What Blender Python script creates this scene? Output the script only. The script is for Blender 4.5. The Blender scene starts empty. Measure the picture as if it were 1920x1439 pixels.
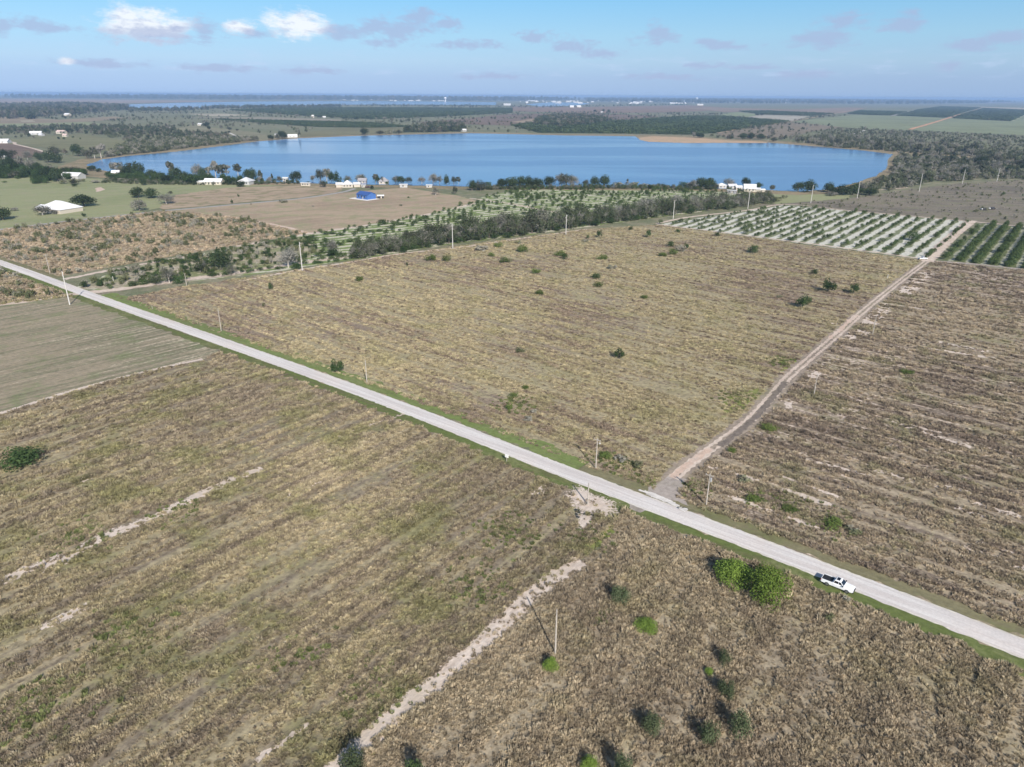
import bpy, bmesh, math, random
import numpy as np
from mathutils import Vector, Matrix, noise as mnoise

random.seed(7)
RNG = np.random.default_rng(11)
SC = bpy.context.scene
COL = SC.collection
R = math.radians

# ------------------------------------------------------------------ camera
EYE = 85.0
FPX = 1330.0
PITCH, ROLL = R(22.12), R(0.33)
_f = np.array([0, math.cos(PITCH), -math.sin(PITCH)])
_u0 = np.array([0, math.sin(PITCH), math.cos(PITCH)])
_x0 = np.array([1.0, 0, 0])
_x = math.cos(ROLL) * _x0 + math.sin(ROLL) * _u0
_u = -math.sin(ROLL) * _x0 + math.cos(ROLL) * _u0
cam_d = bpy.data.cameras.new("camera")
cam = bpy.data.objects.new("camera", cam_d)
COL.objects.link(cam)
M = Matrix(((_x[0], _u[0], -_f[0], 0), (_x[1], _u[1], -_f[1], 0), (_x[2], _u[2], -_f[2], EYE), (0, 0, 0, 1)))
cam.matrix_world = M
cam_d.sensor_width = 36
cam_d.lens = 36 * FPX / 1920
cam_d.clip_start = 0.5
cam_d.clip_end = 120000
SC.camera = cam


def ray(px, py):
    return _f + _x * (px - 960) / FPX - _u * (py - 719.5) / FPX


def G(px, py, z=0.0):
    """survey point on the ground seen at this place of the photograph"""
    d = ray(px, py)
    t = (EYE - z) / -d[2]
    return (d[0] * t, d[1] * t)


def mpp(px, py):
    """metres per source pixel at that ground point"""
    p = G(px, py)
    return float(np.dot([p[0], p[1], -EYE], _f)) / FPX


def hgt(bx, by, ty):
    p = G(bx, by)
    lo, hi = 0.0, 80.0
    for _ in range(40):
        m = (lo + hi) / 2
        q = np.array([p[0], p[1], m - EYE])
        y = 719.5 - FPX * q.dot(_u) / q.dot(_f)
        if y > ty: lo = m
        else: hi = m
    return lo


# ------------------------------------------------------------------ node helper
class NT:
    def __init__(s, tree):
        s.t = tree; s.n = tree.nodes; s.l = tree.links

    def new(s, typ, ins=None, **kw):
        nd = s.n.new(typ)
        for k, v in kw.items(): setattr(nd, k, v)
        if ins:
            for k, v in ins.items():
                sock = nd.inputs[k]
                if isinstance(v, bpy.types.NodeSocket): s.l.new(v, sock)
                else: sock.default_value = v
        return nd

    def math(s, op, a, b=None, c=None, clamp=False):
        ins = {0: a}
        if b is not None: ins[1] = b
        if c is not None: ins[2] = c
        return s.new('ShaderNodeMath', ins, operation=op, use_clamp=clamp).outputs[0]

    def vmath(s, op, a, b=None, c=None):
        ins = {0: a}
        if b is not None: ins[1] = b
        if c is not None: ins[2] = c
        nd = s.new('ShaderNodeVectorMath', ins, operation=op)
        return nd.outputs['Value'] if op in ('LENGTH', 'DOT_PRODUCT') else nd.outputs[0]

    def noise(s, vec, scale, detail=3, rough=0.55, dist=0.0):
        return s.new('ShaderNodeTexNoise', {'Vector': vec, 'Scale': scale, 'Detail': detail, 'Roughness': rough, 'Distortion': dist}).outputs['Fac']

    def ramp(s, fac, lo, hi, a=0.0, b=1.0):
        nd = s.new('ShaderNodeMapRange', {0: fac, 1: lo, 2: hi, 3: a, 4: b}, interpolation_type='SMOOTHSTEP')
        return nd.outputs[0]

    def mix(s, fac, a, b, blend='MIX'):
        nd = s.n.new('ShaderNodeMix'); nd.data_type = 'RGBA'; nd.blend_type = blend
        def put(sock, v):
            if isinstance(v, bpy.types.NodeSocket): s.l.new(v, sock)
            elif isinstance(v, (int, float)): sock.default_value = v
            else: sock.default_value = (*v, 1) if len(v) == 3 else v
        put(nd.inputs[0], fac); put(nd.inputs[6], a); put(nd.inputs[7], b)
        return nd.outputs[2]

    def scale(s, col, fac):
        return s.vmath('MULTIPLY', col, s.new('ShaderNodeCombineXYZ', {0: fac, 1: fac, 2: fac}).outputs[0])


# ------------------------------------------------------------------ world: sky with clouds
SUN_EL, SUN_AZ = R(31), R(163)
world = bpy.data.worlds.new("World"); SC.world = world
world.use_nodes = True
wt = NT(world.node_tree); wt.n.clear()
sky = wt.new('ShaderNodeTexSky', sky_type='NISHITA', sun_disc=False, sun_elevation=SUN_EL, sun_rotation=SUN_AZ,
             altitude=0, air_density=1.0, dust_density=0.6, ozone_density=1.6)
tc = wt.new('ShaderNodeTexCoord')
dirv = wt.vmath('NORMALIZE', tc.outputs['Generated'])
sp = wt.new('ShaderNodeSeparateXYZ', {0: dirv})
el = wt.math('ARCSINE', sp.outputs[2])
az = wt.math('ARCTAN2', sp.outputs[0], sp.outputs[1])
# clean blue air low down in the north, fading into the plain sky model higher up
cr = wt.new('ShaderNodeValToRGB', {0: wt.math('DIVIDE', el, R(12), clamp=True)})
el_ = cr.color_ramp.elements
el_[0].position = 0.0; el_[0].color = (0.325, 0.51, 0.84, 1)
el_[1].position = 1.0; el_[1].color = (0.13, 0.42, 0.88, 1)
for p_, c_ in ((0.10, (0.335, 0.52, 0.83, 1)), (0.19, (0.385, 0.60, 0.86, 1)), (0.33, (0.345, 0.635, 0.90, 1)), (0.54, (0.225, 0.575, 0.93, 1))):
    e_ = el_.new(p_); e_.color = c_
azk = wt.ramp(az, R(-40), R(40), 1.08, 0.90)
low_c = wt.scale(cr.outputs[0], wt.math('MULTIPLY', azk, 9.4))
lowm = wt.math('MULTIPLY', wt.ramp(el, R(26), R(9)), 0.85)
skyc = wt.mix(lowm, sky.outputs[0], low_c)
ae = wt.new('ShaderNodeCombineXYZ', {0: az, 1: el, 2: 0.0}).outputs[0]
aes = wt.vmath('MULTIPLY', ae, (1, 2.3, 1))
cn = wt.noise(aes, 38, 6, 0.62)
cn2 = wt.noise(aes, 150, 4, 0.6)


def lobes(lst):
    cur = None
    for (px, py, rx, ry) in lst:
        d = ray(px, py); d = d / np.linalg.norm(d)
        e0, a0 = math.asin(d[2]), math.atan2(d[0], d[1])
        sx, sy = 1434.0 / (rx * 1.18), 1500.0 / (ry * 1.12)
        v = wt.vmath('MULTIPLY_ADD', ae, (sx, sy, 0), (-a0 * sx, -e0 * sy, 0))
        L = wt.vmath('LENGTH', v)
        cur = L if cur is None else wt.math('SMOOTH_MIN', cur, L, 0.45)
    return cur


WH = [(262, 44, 58, 26), (300, 52, 55, 20), (238, 52, 40, 16), (553, 46, 50, 25), (575, 50, 36, 18), (453, 51, 24, 14), (126, 116, 13, 7)]
GR = [(290, 64, 90, 14), (382, 60, 22, 19), (62, 47, 32, 12), (98, 54, 24, 7), (2, 50, 12, 16), (477, 63, 32, 9), (653, 61, 45, 13), (697, 53, 28, 14),
      (782, 38, 42, 20), (745, 55, 50, 17), (722, 78, 40, 10), (838, 45, 26, 12), (880, 84, 62, 9), (1008, 68, 34, 11), (1078, 84, 32, 11),
      (1052, 90, 22, 6), (1130, 100, 34, 9), (1228, 60, 18, 17), (1235, 73, 38, 11), (1362, 87, 38, 8), (1326, 80, 22, 6), (1588, 43, 30, 18),
      (1532, 76, 62, 11), (1556, 64, 40, 18), (1698, 43, 27, 17), (1832, 81, 38, 11), (1895, 73, 46, 12), (1330, 125, 32, 7), (1415, 127, 40, 6),
      (1780, 124, 18, 8), (1500, 140, 45, 7), (1240, 145, 60, 6), (180, 119, 60, 7), (570, 132, 60, 7), (395, 127, 70, 7), (930, 143, 60, 6)]
wh = wt.math('SUBTRACT', lobes(WH), wt.math('MULTIPLY', wt.math('SUBTRACT', cn, 0.5), 2.0))
wh = wt.math('SUBTRACT', wh, wt.math('MULTIPLY', wt.math('SUBTRACT', cn2, 0.5), 0.5))
gr = wt.math('SUBTRACT', lobes(GR), wt.math('MULTIPLY', wt.math('SUBTRACT', cn, 0.5), 3.2))
gr = wt.math('SUBTRACT', gr, wt.math('MULTIPLY', wt.math('SUBTRACT', cn2, 0.5), 0.8))
whm = wt.ramp(wh, 1.15, 0.30)
grm = wt.ramp(gr, 1.20, 0.2)
# thin puffs low over the horizon
bn = wt.noise(wt.vmath('MULTIPLY', ae, (1, 5, 1)), 26, 5, 0.6)
bandm = wt.math('MULTIPLY', wt.math('MULTIPLY', wt.ramp(el, R(0.9), R(1.5)), wt.ramp(el, R(3.4), R(2.0))), wt.ramp(bn, 0.50, 0.72))
skyc = wt.mix(wt.math('MULTIPLY', bandm, 0.35), skyc, (5.2, 6.4, 8.6))
cn3 = wt.noise(wt.vmath('ADD', aes, (0.0, 0.012, 0.0)), 55, 5, 0.6)
wcol = wt.mix(wt.ramp(cn3, 0.30, 0.52), (6.2, 6.6, 7.9), (8.8, 9.0, 9.4))
skyc = wt.mix(wt.math('MULTIPLY', whm, 0.86), skyc, wcol)
skyc = wt.mix(wt.math('MULTIPLY', grm, 0.70), skyc, (3.7, 4.5, 6.6))
bg = wt.new('ShaderNodeBackground', {0: skyc, 1: 0.08})
wo = wt.new('ShaderNodeOutputWorld', {0: bg.outputs[0]})

sd = bpy.data.lights.new("sun", 'SUN'); so = bpy.data.objects.new("sun", sd); COL.objects.link(so)
sd.energy = 4.6; sd.angle = R(0.53); sd.color = (1.0, 0.94, 0.87)
sdir = Vector((math.sin(SUN_AZ) * math.cos(SUN_EL), math.cos(SUN_AZ) * math.cos(SUN_EL), math.sin(SUN_EL)))
so.rotation_euler = sdir.to_track_quat('Z', 'Y').to_euler()
so.location = (60, -200, 160)

SC.view_settings.view_transform = 'Standard'; SC.view_settings.look = 'None'
SC.view_settings.gamma = 1; SC.view_settings.exposure = 0.48
try: SC.view_settings.use_curve_mapping = False
except Exception: pass
SC.cycles.max_bounces = 5; SC.cycles.diffuse_bounces = 2; SC.cycles.glossy_bounces = 2
SC.cycles.transparent_max_bounces = 4; SC.cycles.volume_bounces = 0

# ------------------------------------------------------------------ generic material helpers
def mat(name):
    m = bpy.data.materials.new(name); m.use_nodes = True
    t = NT(m.node_tree); t.n.clear()
    out = t.new('ShaderNodeOutputMaterial')
    return m, t, out


def plain(name, col, rough=0.7, metal=0.0, var=0.12, scale=3.0, spec=0.3):
    m, t, out = mat(name)
    tcn = t.new('ShaderNodeTexCoord')
    n = t.noise(tcn.outputs['Object'], scale, 4)
    c = t.scale(t.new('ShaderNodeRGB').outputs[0], t.ramp(n, 0.3, 0.7, 1 - var, 1 + var))
    t.n['RGB'].outputs[0].default_value = (*col, 1)
    b = t.new('ShaderNodeBsdfPrincipled', {'Base Color': c, 'Roughness': rough, 'Metallic': metal, 'Specular IOR Level': spec})
    t.l.new(b.outputs[0], out.inputs[0])
    return m


def field_colour(t, sp):
    """world-space colour of a weedy field; sp: dict of colours and row bearing"""
    pos = t.new('ShaderNodeNewGeometry').outputs['Position']
    a = R(sp.get('row', 0))
    du, dv = (math.sin(a), math.cos(a), 0), (math.cos(a), -math.sin(a), 0)
    wob = t.math('MULTIPLY', t.math('SUBTRACT', t.noise(pos, 0.02, 2), 0.5), sp.get('wob', 5.0))
    u = t.vmath('DOT_PRODUCT', pos, du)
    v = t.math('ADD', t.vmath('DOT_PRODUCT', pos, dv), wob)
    lu, lv = sp.get('len', (30.0, 3.4))
    uv = t.new('ShaderNodeCombineXYZ', {0: t.math('DIVIDE', u, lu), 1: t.math('DIVIDE', v, lv), 2: 0.0}).outputs[0]
    uv2 = t.new('ShaderNodeCombineXYZ', {0: t.math('DIVIDE', u, lu * .35), 1: t.math('DIVIDE', v, lv * .5), 2: 4.0}).outputs[0]
    st = t.noise(uv, 1.0, 4, 0.6)
    st2 = t.noise(uv2, 1.0, 4, 0.65)
    big = t.noise(pos, sp.get('big', 0.013), 3, 0.5)
    med = t.noise(t.vmath('ADD', pos, (311, 77, 0)), 0.07, 5, 0.62)
    fin = t.noise(pos, 0.75, 5, 0.72)
    fin2 = t.noise(pos, 0.25, 4, 0.65)
    s1 = t.math('ADD', t.math('MULTIPLY', st, sp.get('ks', 0.6)), t.math('MULTIPLY', big, 1 - sp.get('ks', 0.6)))
    s1 = t.math('ADD', s1, t.math('MULTIPLY', t.math('SUBTRACT', fin2, 0.5), 0.25))
    c = t.mix(t.ramp(s1, *sp.get('br', (0.45, 0.60))), sp['a'], sp['b'])
    g = t.math('ADD', med, t.math('MULTIPLY', t.math('SUBTRACT', fin, 0.5), 0.35))
    c = t.mix(t.math('MULTIPLY', t.ramp(g, *sp.get('gr', (0.50, 0.66))), sp.get('kg', 0.8)), c, sp['g'])
    if sp.get('s'):
        q = t.math('ADD', st2, t.math('MULTIPLY', t.math('SUBTRACT', fin, 0.5), 0.5))
        q = t.math('ADD', q, t.math('MULTIPLY', t.math('SUBTRACT', big, 0.5), 0.5))
        c = t.mix(t.math('MULTIPLY', t.ramp(q, *sp.get('sr', (0.60, 0.68))), sp.get('kss', 0.9)), c, sp['s'])
    k = sp.get('fine', 0.35)
    br = t.math('ADD', t.ramp(fin, 0.3, 0.7, 1 - k, 1 + k), t.math('MULTIPLY', t.math('SUBTRACT', st2, 0.5), sp.get('sb', 0.5)))
    return t.scale(c, t.math('MAXIMUM', br, 0.3)), pos, fin, st2


def field_mat(name, sp, bump=0.5, rag=None):
    m, t, out = mat(name)
    c, pos, fin, st = field_colour(t, sp)
    h = t.math('ADD', t.math('MULTIPLY', fin, 0.5), t.math('MULTIPLY', t.noise(pos, 2.6, 3), 0.3))
    bp = t.new('ShaderNodeBump', {'Height': h, 'Strength': bump, 'Distance': 0.6})
    b = t.new('ShaderNodeBsdfPrincipled', {'Base Color': c, 'Roughness': 0.95, 'Specular IOR Level': 0.08, 'Normal': bp.outputs[0]})
    if rag:      # worn, broken edges: the sheet thins out towards its rim
        e = t.new('ShaderNodeAttribute', attribute_name='edge').outputs['Fac']
        q = t.math('ADD', t.math('MULTIPLY', e, rag[0]), t.math('MULTIPLY', t.math('SUBTRACT', t.noise(pos, rag[1], 5, 0.7), 0.5), rag[2]))
        t.l.new(t.ramp(q, rag[3] - 0.06, rag[3] + 0.06), b.inputs['Alpha'])
    t.l.new(b.outputs[0], out.inputs[0])
    return m


def tuft_mat(name, sp, gain=1.42):
    m, t, out = mat(name)
    sp = dict(sp); sp['s'] = None; sp['fine'] = 0.2
    c, pos, fin, st = field_colour(t, sp)
    rnd = t.new('ShaderNodeObjectInfo').outputs['Random']
    c = t.scale(c, t.ramp(rnd, 0, 1, 0.68 * gain, 1.38 * gain))
    c = t.mix(t.ramp(rnd, 0.80, 1.0, 0, 0.5), c, sp.get('tip', (0.42, 0.37, 0.27)))
    d = t.new('ShaderNodeBsdfDiffuse', {0: c})
    tr = t.new('ShaderNodeBsdfTranslucent', {0: c})
    ms = t.new('ShaderNodeMixShader', {0: 0.35, 1: d.outputs[0], 2: tr.outputs[0]})
    t.l.new(ms.outputs[0], out.inputs[0])
    return m


def leaf_mat(name, c1, c2, grey=None, kg=0.0, scale=1.2, trans=0.18):
    m, t, out = mat(name)
    tcn = t.new('ShaderNodeTexCoord'); oi = t.new('ShaderNodeObjectInfo')
    geo = t.new('ShaderNodeNewGeometry').outputs['Position']
    n = t.noise(geo, scale, 4, 0.6)
    c = t.mix(t.ramp(n, 0.35, 0.65), c1, c2)
    if grey:
        n2 = t.noise(geo, scale * 0.45, 3, 0.6)
        th = t.math('SUBTRACT', 1.0, kg)
        q = t.math('ADD', n2, t.math('MULTIPLY', t.math('SUBTRACT', oi.outputs['Random'], 0.5), 0.3))
        c = t.mix(t.ramp(q, 0.62 - kg * 0.25, 0.74 - kg * 0.25), c, grey)
    c = t.scale(c, t.ramp(oi.outputs['Random'], 0, 1, 0.75, 1.3))
    d = t.new('ShaderNodeBsdfDiffuse', {0: c})
    tr = t.new('ShaderNodeBsdfTranslucent', {0: c})
    ms = t.new('ShaderNodeMixShader', {0: trans, 1: d.outputs[0], 2: tr.outputs[0]})
    t.l.new(ms.outputs[0], out.inputs[0])
    return m


# ------------------------------------------------------------------ object helpers
def link(o, parent=None):
    COL.objects.link(o)
    if parent: o.parent = parent
    return o


def tag(o, label=None, cat=None, group=None, kind=None):
    if label: o['label'] = label
    if cat: o['category'] = cat
    if group: o['group'] = group
    if kind: o['kind'] = kind
    return o


def empty(name, loc, rz=0.0):
    o = bpy.data.objects.new(name, None); COL.objects.link(o)
    o.location = loc; o.rotation_euler = (0, 0, rz); o.empty_display_size = 0.5
    return o


def mesh_from(name, verts, faces, mats, mi=None, smooth=False):
    me = bpy.data.meshes.new(name)
    me.from_pydata([tuple(map(float, v)) for v in verts], [], [tuple(map(int, f)) for f in faces])
    for m_ in (mats if isinstance(mats, (list, tuple)) else [mats]): me.materials.append(m_)
    if mi is not None: me.polygons.foreach_set('material_index', np.asarray(mi, dtype=np.int32))
    if smooth: me.polygons.foreach_set('use_smooth', np.ones(len(me.polygons), dtype=bool))
    me.update()
    return me


class MB:
    """collects simple solids into one mesh"""
    def __init__(s): s.v = []; s.f = []; s.m = []

    def add(s, vs, fs, mi=0):
        o = len(s.v); s.v += [tuple(v) for v in vs]; s.f += [tuple(i + o for i in f) for f in fs]; s.m += [mi] * len(fs)

    def box(s, x0, x1, y0, y1, z0, z1, mi=0, taper=0.0, bev=0.0):
        t = taper
        vs = [(x0, y0, z0), (x1, y0, z0), (x1, y1, z0), (x0, y1, z0), (x0 + t, y0 + t, z1), (x1 - t, y0 + t, z1), (x1 - t, y1 - t, z1), (x0 + t, y1 - t, z1)]
        s.add(vs, [(3, 2, 1, 0), (4, 5, 6, 7), (0, 1, 5, 4), (1, 2, 6, 5), (2, 3, 7, 6), (3, 0, 4, 7)], mi)

    def tube(s, p0, p1, r0, r1, n=8, mi=0, cap=True):
        p0, p1 = Vector(p0), Vector(p1); d = (p1 - p0).normalized()
        a = d.orthogonal().normalized(); b = d.cross(a)
        vs = []
        for p, r in ((p0, r0), (p1, r1)):
            for k in range(n):
                t = 2 * math.pi * k / n
                vs.append(p + a * (r * math.cos(t)) + b * (r * math.sin(t)))
        fs = [(k, (k + 1) % n, n + (k + 1) % n, n + k) for k in range(n)]
        if cap: fs += [tuple(range(n - 1, -1, -1)), tuple(range(n, 2 * n))]
        s.add(vs, fs, mi)

    def prism(s, prof, y0, y1, mi=0, inset=0.0):
        """profile in x,z pushed along y"""
        n = len(prof)
        vs = [(x, y0, z) for x, z in prof] + [(x, y1, z) for x, z in prof]
        fs = [(k, (k + 1) % n, n + (k + 1) % n, n + k) for k in range(n)] + [tuple(range(n - 1, -1, -1)), tuple(range(n, 2 * n))]
        s.add(vs, fs, mi)

    def mesh(s, name, mats, smooth=False):
        me = mesh_from(name, s.v, s.f, mats, s.m, smooth)
        bm = bmesh.new(); bm.from_mesh(me); bmesh.ops.recalc_face_normals(bm, faces=bm.faces); bm.to_mesh(me); bm.free()
        return me

    def build(s, name, mats, parent=None, bevel=0.0):
        o = bpy.data.objects.new(name, s.mesh(name, mats)); link(o, parent)
        if bevel:
            md = o.modifiers.new('bevel', 'BEVEL'); md.width = bevel; md.segments = 2; md.limit_method = 'ANGLE'
        return o


def fract(x, y, s, seed=0.0):
    return mnoise.fractal(Vector((x / s, y / s, seed)), 1.0, 2.0, 4)


def densify(pts, step):
    out = []
    n = len(pts)
    for i in range(n):
        a, b = np.array(pts[i]), np.array(pts[(i + 1) % n])
        k = max(1, int(np.linalg.norm(b - a) / step))
        for j in range(k): out.append(a + (b - a) * j / k)
    return out


def sheet(name, poly, z, m, jit=0.0, step=None, px=True, label=None, kind='structure', fan=False):
    pts = [G(*p) for p in poly] if px else poly
    if jit:
        d = densify(pts, step or jit * 1.2)
        q = []
        n = len(d)
        for i in range(n):
            t = d[(i + 1) % n] - d[i - 1]; L = np.linalg.norm(t) or 1
            nn = np.array([t[1], -t[0]]) / L
            q.append(d[i] + nn * jit * fract(d[i][0], d[i][1], jit * 5, z * 31 + 1) * 1.6)
        pts = q
    if fan:
        c0 = np.mean(np.array(pts), axis=0); n = len(pts)
        me = mesh_from(name, [(p[0], p[1], z) for p in pts] + [(c0[0], c0[1], z)], [(i, (i + 1) % n, n) for i in range(n)], m)
        at = me.attributes.new('edge', 'FLOAT', 'POINT'); at.data.foreach_set('value', [0.0] * n + [1.0])
    else:
        me = mesh_from(name, [(p[0], p[1], z) for p in pts], [tuple(range(len(pts)))], m)
    if me.polygons[0].normal.z < 0: me.flip_normals()
    o = bpy.data.objects.new(name, me); link(o)
    return tag(o, label=label, kind=kind)


def polyline(pts, step):
    """resampled smooth centre line with normals"""
    P = np.array(pts, float)
    # Catmull-Rom
    Q = [P[0]]
    for i in range(len(P) - 1):
        p0 = P[max(i - 1, 0)]; p1 = P[i]; p2 = P[i + 1]; p3 = P[min(i + 2, len(P) - 1)]
        k = max(2, int(np.linalg.norm(p2 - p1) / step))
        for j in range(1, k + 1):
            t = j / k
            Q.append(0.5 * ((2 * p1) + (-p0 + p2) * t + (2 * p0 - 5 * p1 + 4 * p2 - p3) * t * t + (-p0 + 3 * p1 - 3 * p2 + p3) * t ** 3))
    Q = np.array(Q)
    T = np.gradient(Q, axis=0); T /= np.linalg.norm(T, axis=1)[:, None]
    return Q, np.stack([T[:, 1], -T[:, 0]], 1)


def strip(name, pts, off, w, z, m, jit=0.0, step=2.0, px=True, kind='structure', label=None, gap=None, crown=0.0):
    """ribbon at offset off (to the right of travel) and of width w"""
    P = [G(*p) for p in pts] if px else pts
    Q, N = polyline(P, step)
    vs, fs = [], []
    for i, (q, n) in enumerate(zip(Q, N)):
        a = off - w / 2; b = off + w / 2
        if jit:
            a += jit * fract(q[0], q[1], max(jit * 3, 1.0), off + z) * 1.5
            b += jit * fract(q[0] + 50, q[1], max(jit * 3, 1.0), off + z + 3) * 1.5
            if b < a + 0.05: b = a = (a + b) / 2
        mid = (a + b) / 2
        for s, zz in ((a, 0), (mid, crown), (b, 0)): vs.append((q[0] + n[0] * s, q[1] + n[1] * s, z + zz))
        if i and not (gap and fract(q[0], q[1], gap[0], 9.1) > gap[1]):
            k = 3 * i
            for j in (0, 1): fs.append((k + j - 3, k + j - 2, k + j + 1, k + j))
    me = mesh_from(name, vs, fs, m)
    at = me.attributes.new('edge', 'FLOAT', 'POINT'); at.data.foreach_set('value', [0.0, 1.0, 0.0] * (len(vs) // 3))
    if len(me.polygons) and me.polygons[0].normal.z < 0: me.flip_normals()
    o = bpy.data.objects.new(name, me); link(o)
    return tag(o, label=label, kind=kind)


def in_poly(P, poly):
    x, y = P[:, 0], P[:, 1]; ins = np.zeros(len(P), bool); n = len(poly)
    for i in range(n):
        x1, y1 = poly[i]; x2, y2 = poly[(i + 1) % n]
        c = (y1 > y) != (y2 > y)
        with np.errstate(divide='ignore', invalid='ignore'):
            xx = (x2 - x1) * (y - y1) / ((y2 - y1) if y2 != y1 else 1e-9) + x1
        ins ^= c & (x < xx)
    return ins


def dist_line(P, line):
    d = np.full(len(P), 1e9)
    L = np.array(line)
    for a, b in zip(L[:-1], L[1:]):
        ab = b - a; t = np.clip(((P - a) @ ab) / (ab @ ab), 0, 1)
        d = np.minimum(d, np.linalg.norm(P - (a + t[:, None] * ab), axis=1))
    return d


def vnoise(P, s, seed=0):
    return np.array([mnoise.noise(Vector((p[0] / s, p[1] / s, seed))) for p in P])


def scatter(name, P, protos, smin, smax, label, zs=None, kind='stuff', cat=None, tilt=0.12, z=0.0, scl=None):
    """one object: copies of small plants on points, by geometry nodes"""
    n = len(P)
    me = bpy.data.meshes.new(name)
    V = np.zeros((n, 3)); V[:, :2] = P; V[:, 2] = z
    me.vertices.add(n); me.vertices.foreach_set('co', V.ravel())
    rot = np.stack([RNG.normal(0, tilt, n), RNG.normal(0, tilt, n), RNG.uniform(0, 6.283, n)], 1)
    s = RNG.uniform(smin, smax, n) if scl is None else scl * RNG.uniform(smin, smax, n)
    S = np.stack([s, s, s * RNG.uniform(0.75, 1.25, n)], 1)
    a = me.attributes.new('rot', 'FLOAT_VECTOR', 'POINT'); a.data.foreach_set('vector', rot.ravel())
    a = me.attributes.new('scl', 'FLOAT_VECTOR', 'POINT'); a.data.foreach_set('vector', S.ravel())
    a = me.attributes.new('idx', 'INT', 'POINT'); a.data.foreach_set('value', RNG.integers(0, len(protos), n).astype(np.int32))
    col = bpy.data.collections.new(name + '_plants')
    for i, p in enumerate(protos):
        o = bpy.data.objects.new('%s_plant_%d' % (name, i), p); col.objects.link(o)
    ob = bpy.data.objects.new(name, me); link(ob)
    ng = bpy.data.node_groups.new(name, 'GeometryNodeTree')
    ng.interface.new_socket('Geometry', in_out='INPUT', socket_type='NodeSocketGeometry')
    ng.interface.new_socket('Geometry', in_out='OUTPUT', socket_type='NodeSocketGeometry')
    t = NT(ng)
    gi = t.new('NodeGroupInput'); go = t.new('NodeGroupOutput')
    ci = t.new('GeometryNodeCollectionInfo', {0: col, 1: True, 2: True})
    na = t.new('GeometryNodeInputNamedAttribute', {0: 'rot'}, data_type='FLOAT_VECTOR')
    nb = t.new('GeometryNodeInputNamedAttribute', {0: 'scl'}, data_type='FLOAT_VECTOR')
    nc = t.new('GeometryNodeInputNamedAttribute', {0: 'idx'}, data_type='INT')
    er = t.new('FunctionNodeEulerToRotation', {0: na.outputs[0]})
    ip = t.new('GeometryNodeInstanceOnPoints', {'Points': gi.outputs[0], 'Instance': ci.outputs[0], 'Pick Instance': True,
               'Instance Index': nc.outputs[0], 'Rotation': er.outputs[0], 'Scale': nb.outputs[0]})
    t.l.new(ip.outputs[0], go.inputs[0])
    md = ob.modifiers.new('plants', 'NODES'); md.node_group = ng
    return tag(ob, label=label, kind=kind, cat=cat)


# ------------------------------------------------------------------ field palettes (real surface colours)
STRAW = (0.340, 0.265, 0.165); BROWN = (0.155, 0.115, 0.092); OLIVE = (0.135, 0.140, 0.052); SAND = (0.600, 0.500, 0.420)
S_A = dict(a=(0.318, 0.268, 0.172), b=(0.222, 0.182, 0.132), g=(0.196, 0.190, 0.086), s=(0.52, 0.44, 0.35), row=37, len=(95, 3.0), sr=(0.68, 0.80), kss=0.6, kg=0.75, gr=(0.46, 0.66), ks=0.72, br=(0.44, 0.56), sb=0.8)
S_B = dict(a=(0.350, 0.292, 0.202), b=(0.272, 0.222, 0.158), g=(0.262, 0.230, 0.130), s=None, row=37, len=(14, 8), kg=0.5, gr=(0.5, 0.68), ks=0.4)
S_C = dict(a=(0.332, 0.283, 0.178), b=(0.232, 0.182, 0.136), g=(0.268, 0.245, 0.128), s=(0.36, 0.275, 0.20), row=131, len=(60, 3.4), sr=(0.60, 0.75), kss=0.35, kg=0.6, gr=(0.48, 0.68), ks=0.50, big=0.010, br=(0.48, 0.58), sb=0.9)
S_D = dict(a=(0.335, 0.276, 0.195), b=(0.215, 0.172, 0.132), g=(0.215, 0.205, 0.110), s=(0.55, 0.45, 0.375), row=129, len=(34, 2.6), sr=(0.56, 0.68), kss=0.75, kg=0.65, gr=(0.50, 0.66), ks=0.7, br=(0.45, 0.57), sb=0.8)
S_E = dict(a=(0.300, 0.252, 0.178), b=(0.190, 0.182, 0.115), g=(0.165, 0.195, 0.090), s=(0.46, 0.39, 0.30), row=43, len=(80, 2.2), sr=(0.60, 0.70), kss=0.8, kg=0.65, fine=0.18, wob=2.0, ks=0.6, sb=0.9)
S_F = dict(a=(0.355, 0.288, 0.205), b=(0.270, 0.220, 0.158), g=(0.230, 0.215, 0.125), s=(0.42, 0.33, 0.24), row=52, len=(26, 6), kg=0.7, ks=0.5)
S_G = dict(a=(0.385, 0.300, 0.212), b=(0.320, 0.245, 0.175), g=(0.275, 0.262, 0.150), s=None, row=56, len=(90, 9), kg=0.8, fine=0.18, ks=0.5, gr=(0.48, 0.62))
S_L = dict(a=(0.275, 0.285, 0.155), b=(0.235, 0.255, 0.130), g=(0.300, 0.275, 0.180), s=None, row=60, len=(60, 12), kg=0.6, fine=0.12, ks=0.5, sb=0.2)
S_R = dict(a=(0.220, 0.190, 0.145), b=(0.160, 0.140, 0.112), g=(0.175, 0.175, 0.095), s=None, row=110, len=(60, 10), kg=0.7, ks=0.5)
S_V = dict(a=(0.170, 0.215, 0.072), b=(0.155, 0.180, 0.072), g=(0.210, 0.215, 0.100), s=None, row=128, len=(30, 1.6), kg=0.5, fine=0.16, ks=0.5)
S_BASE = dict(a=(0.240, 0.222, 0.150), b=(0.175, 0.180, 0.108), g=(0.135, 0.155, 0.085), s=None, row=60, len=(300, 60), kg=0.8, big=0.002, gr=(0.40, 0.60), ks=0.5)

m_base = field_mat('far_land', S_BASE, 0.2)
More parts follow.
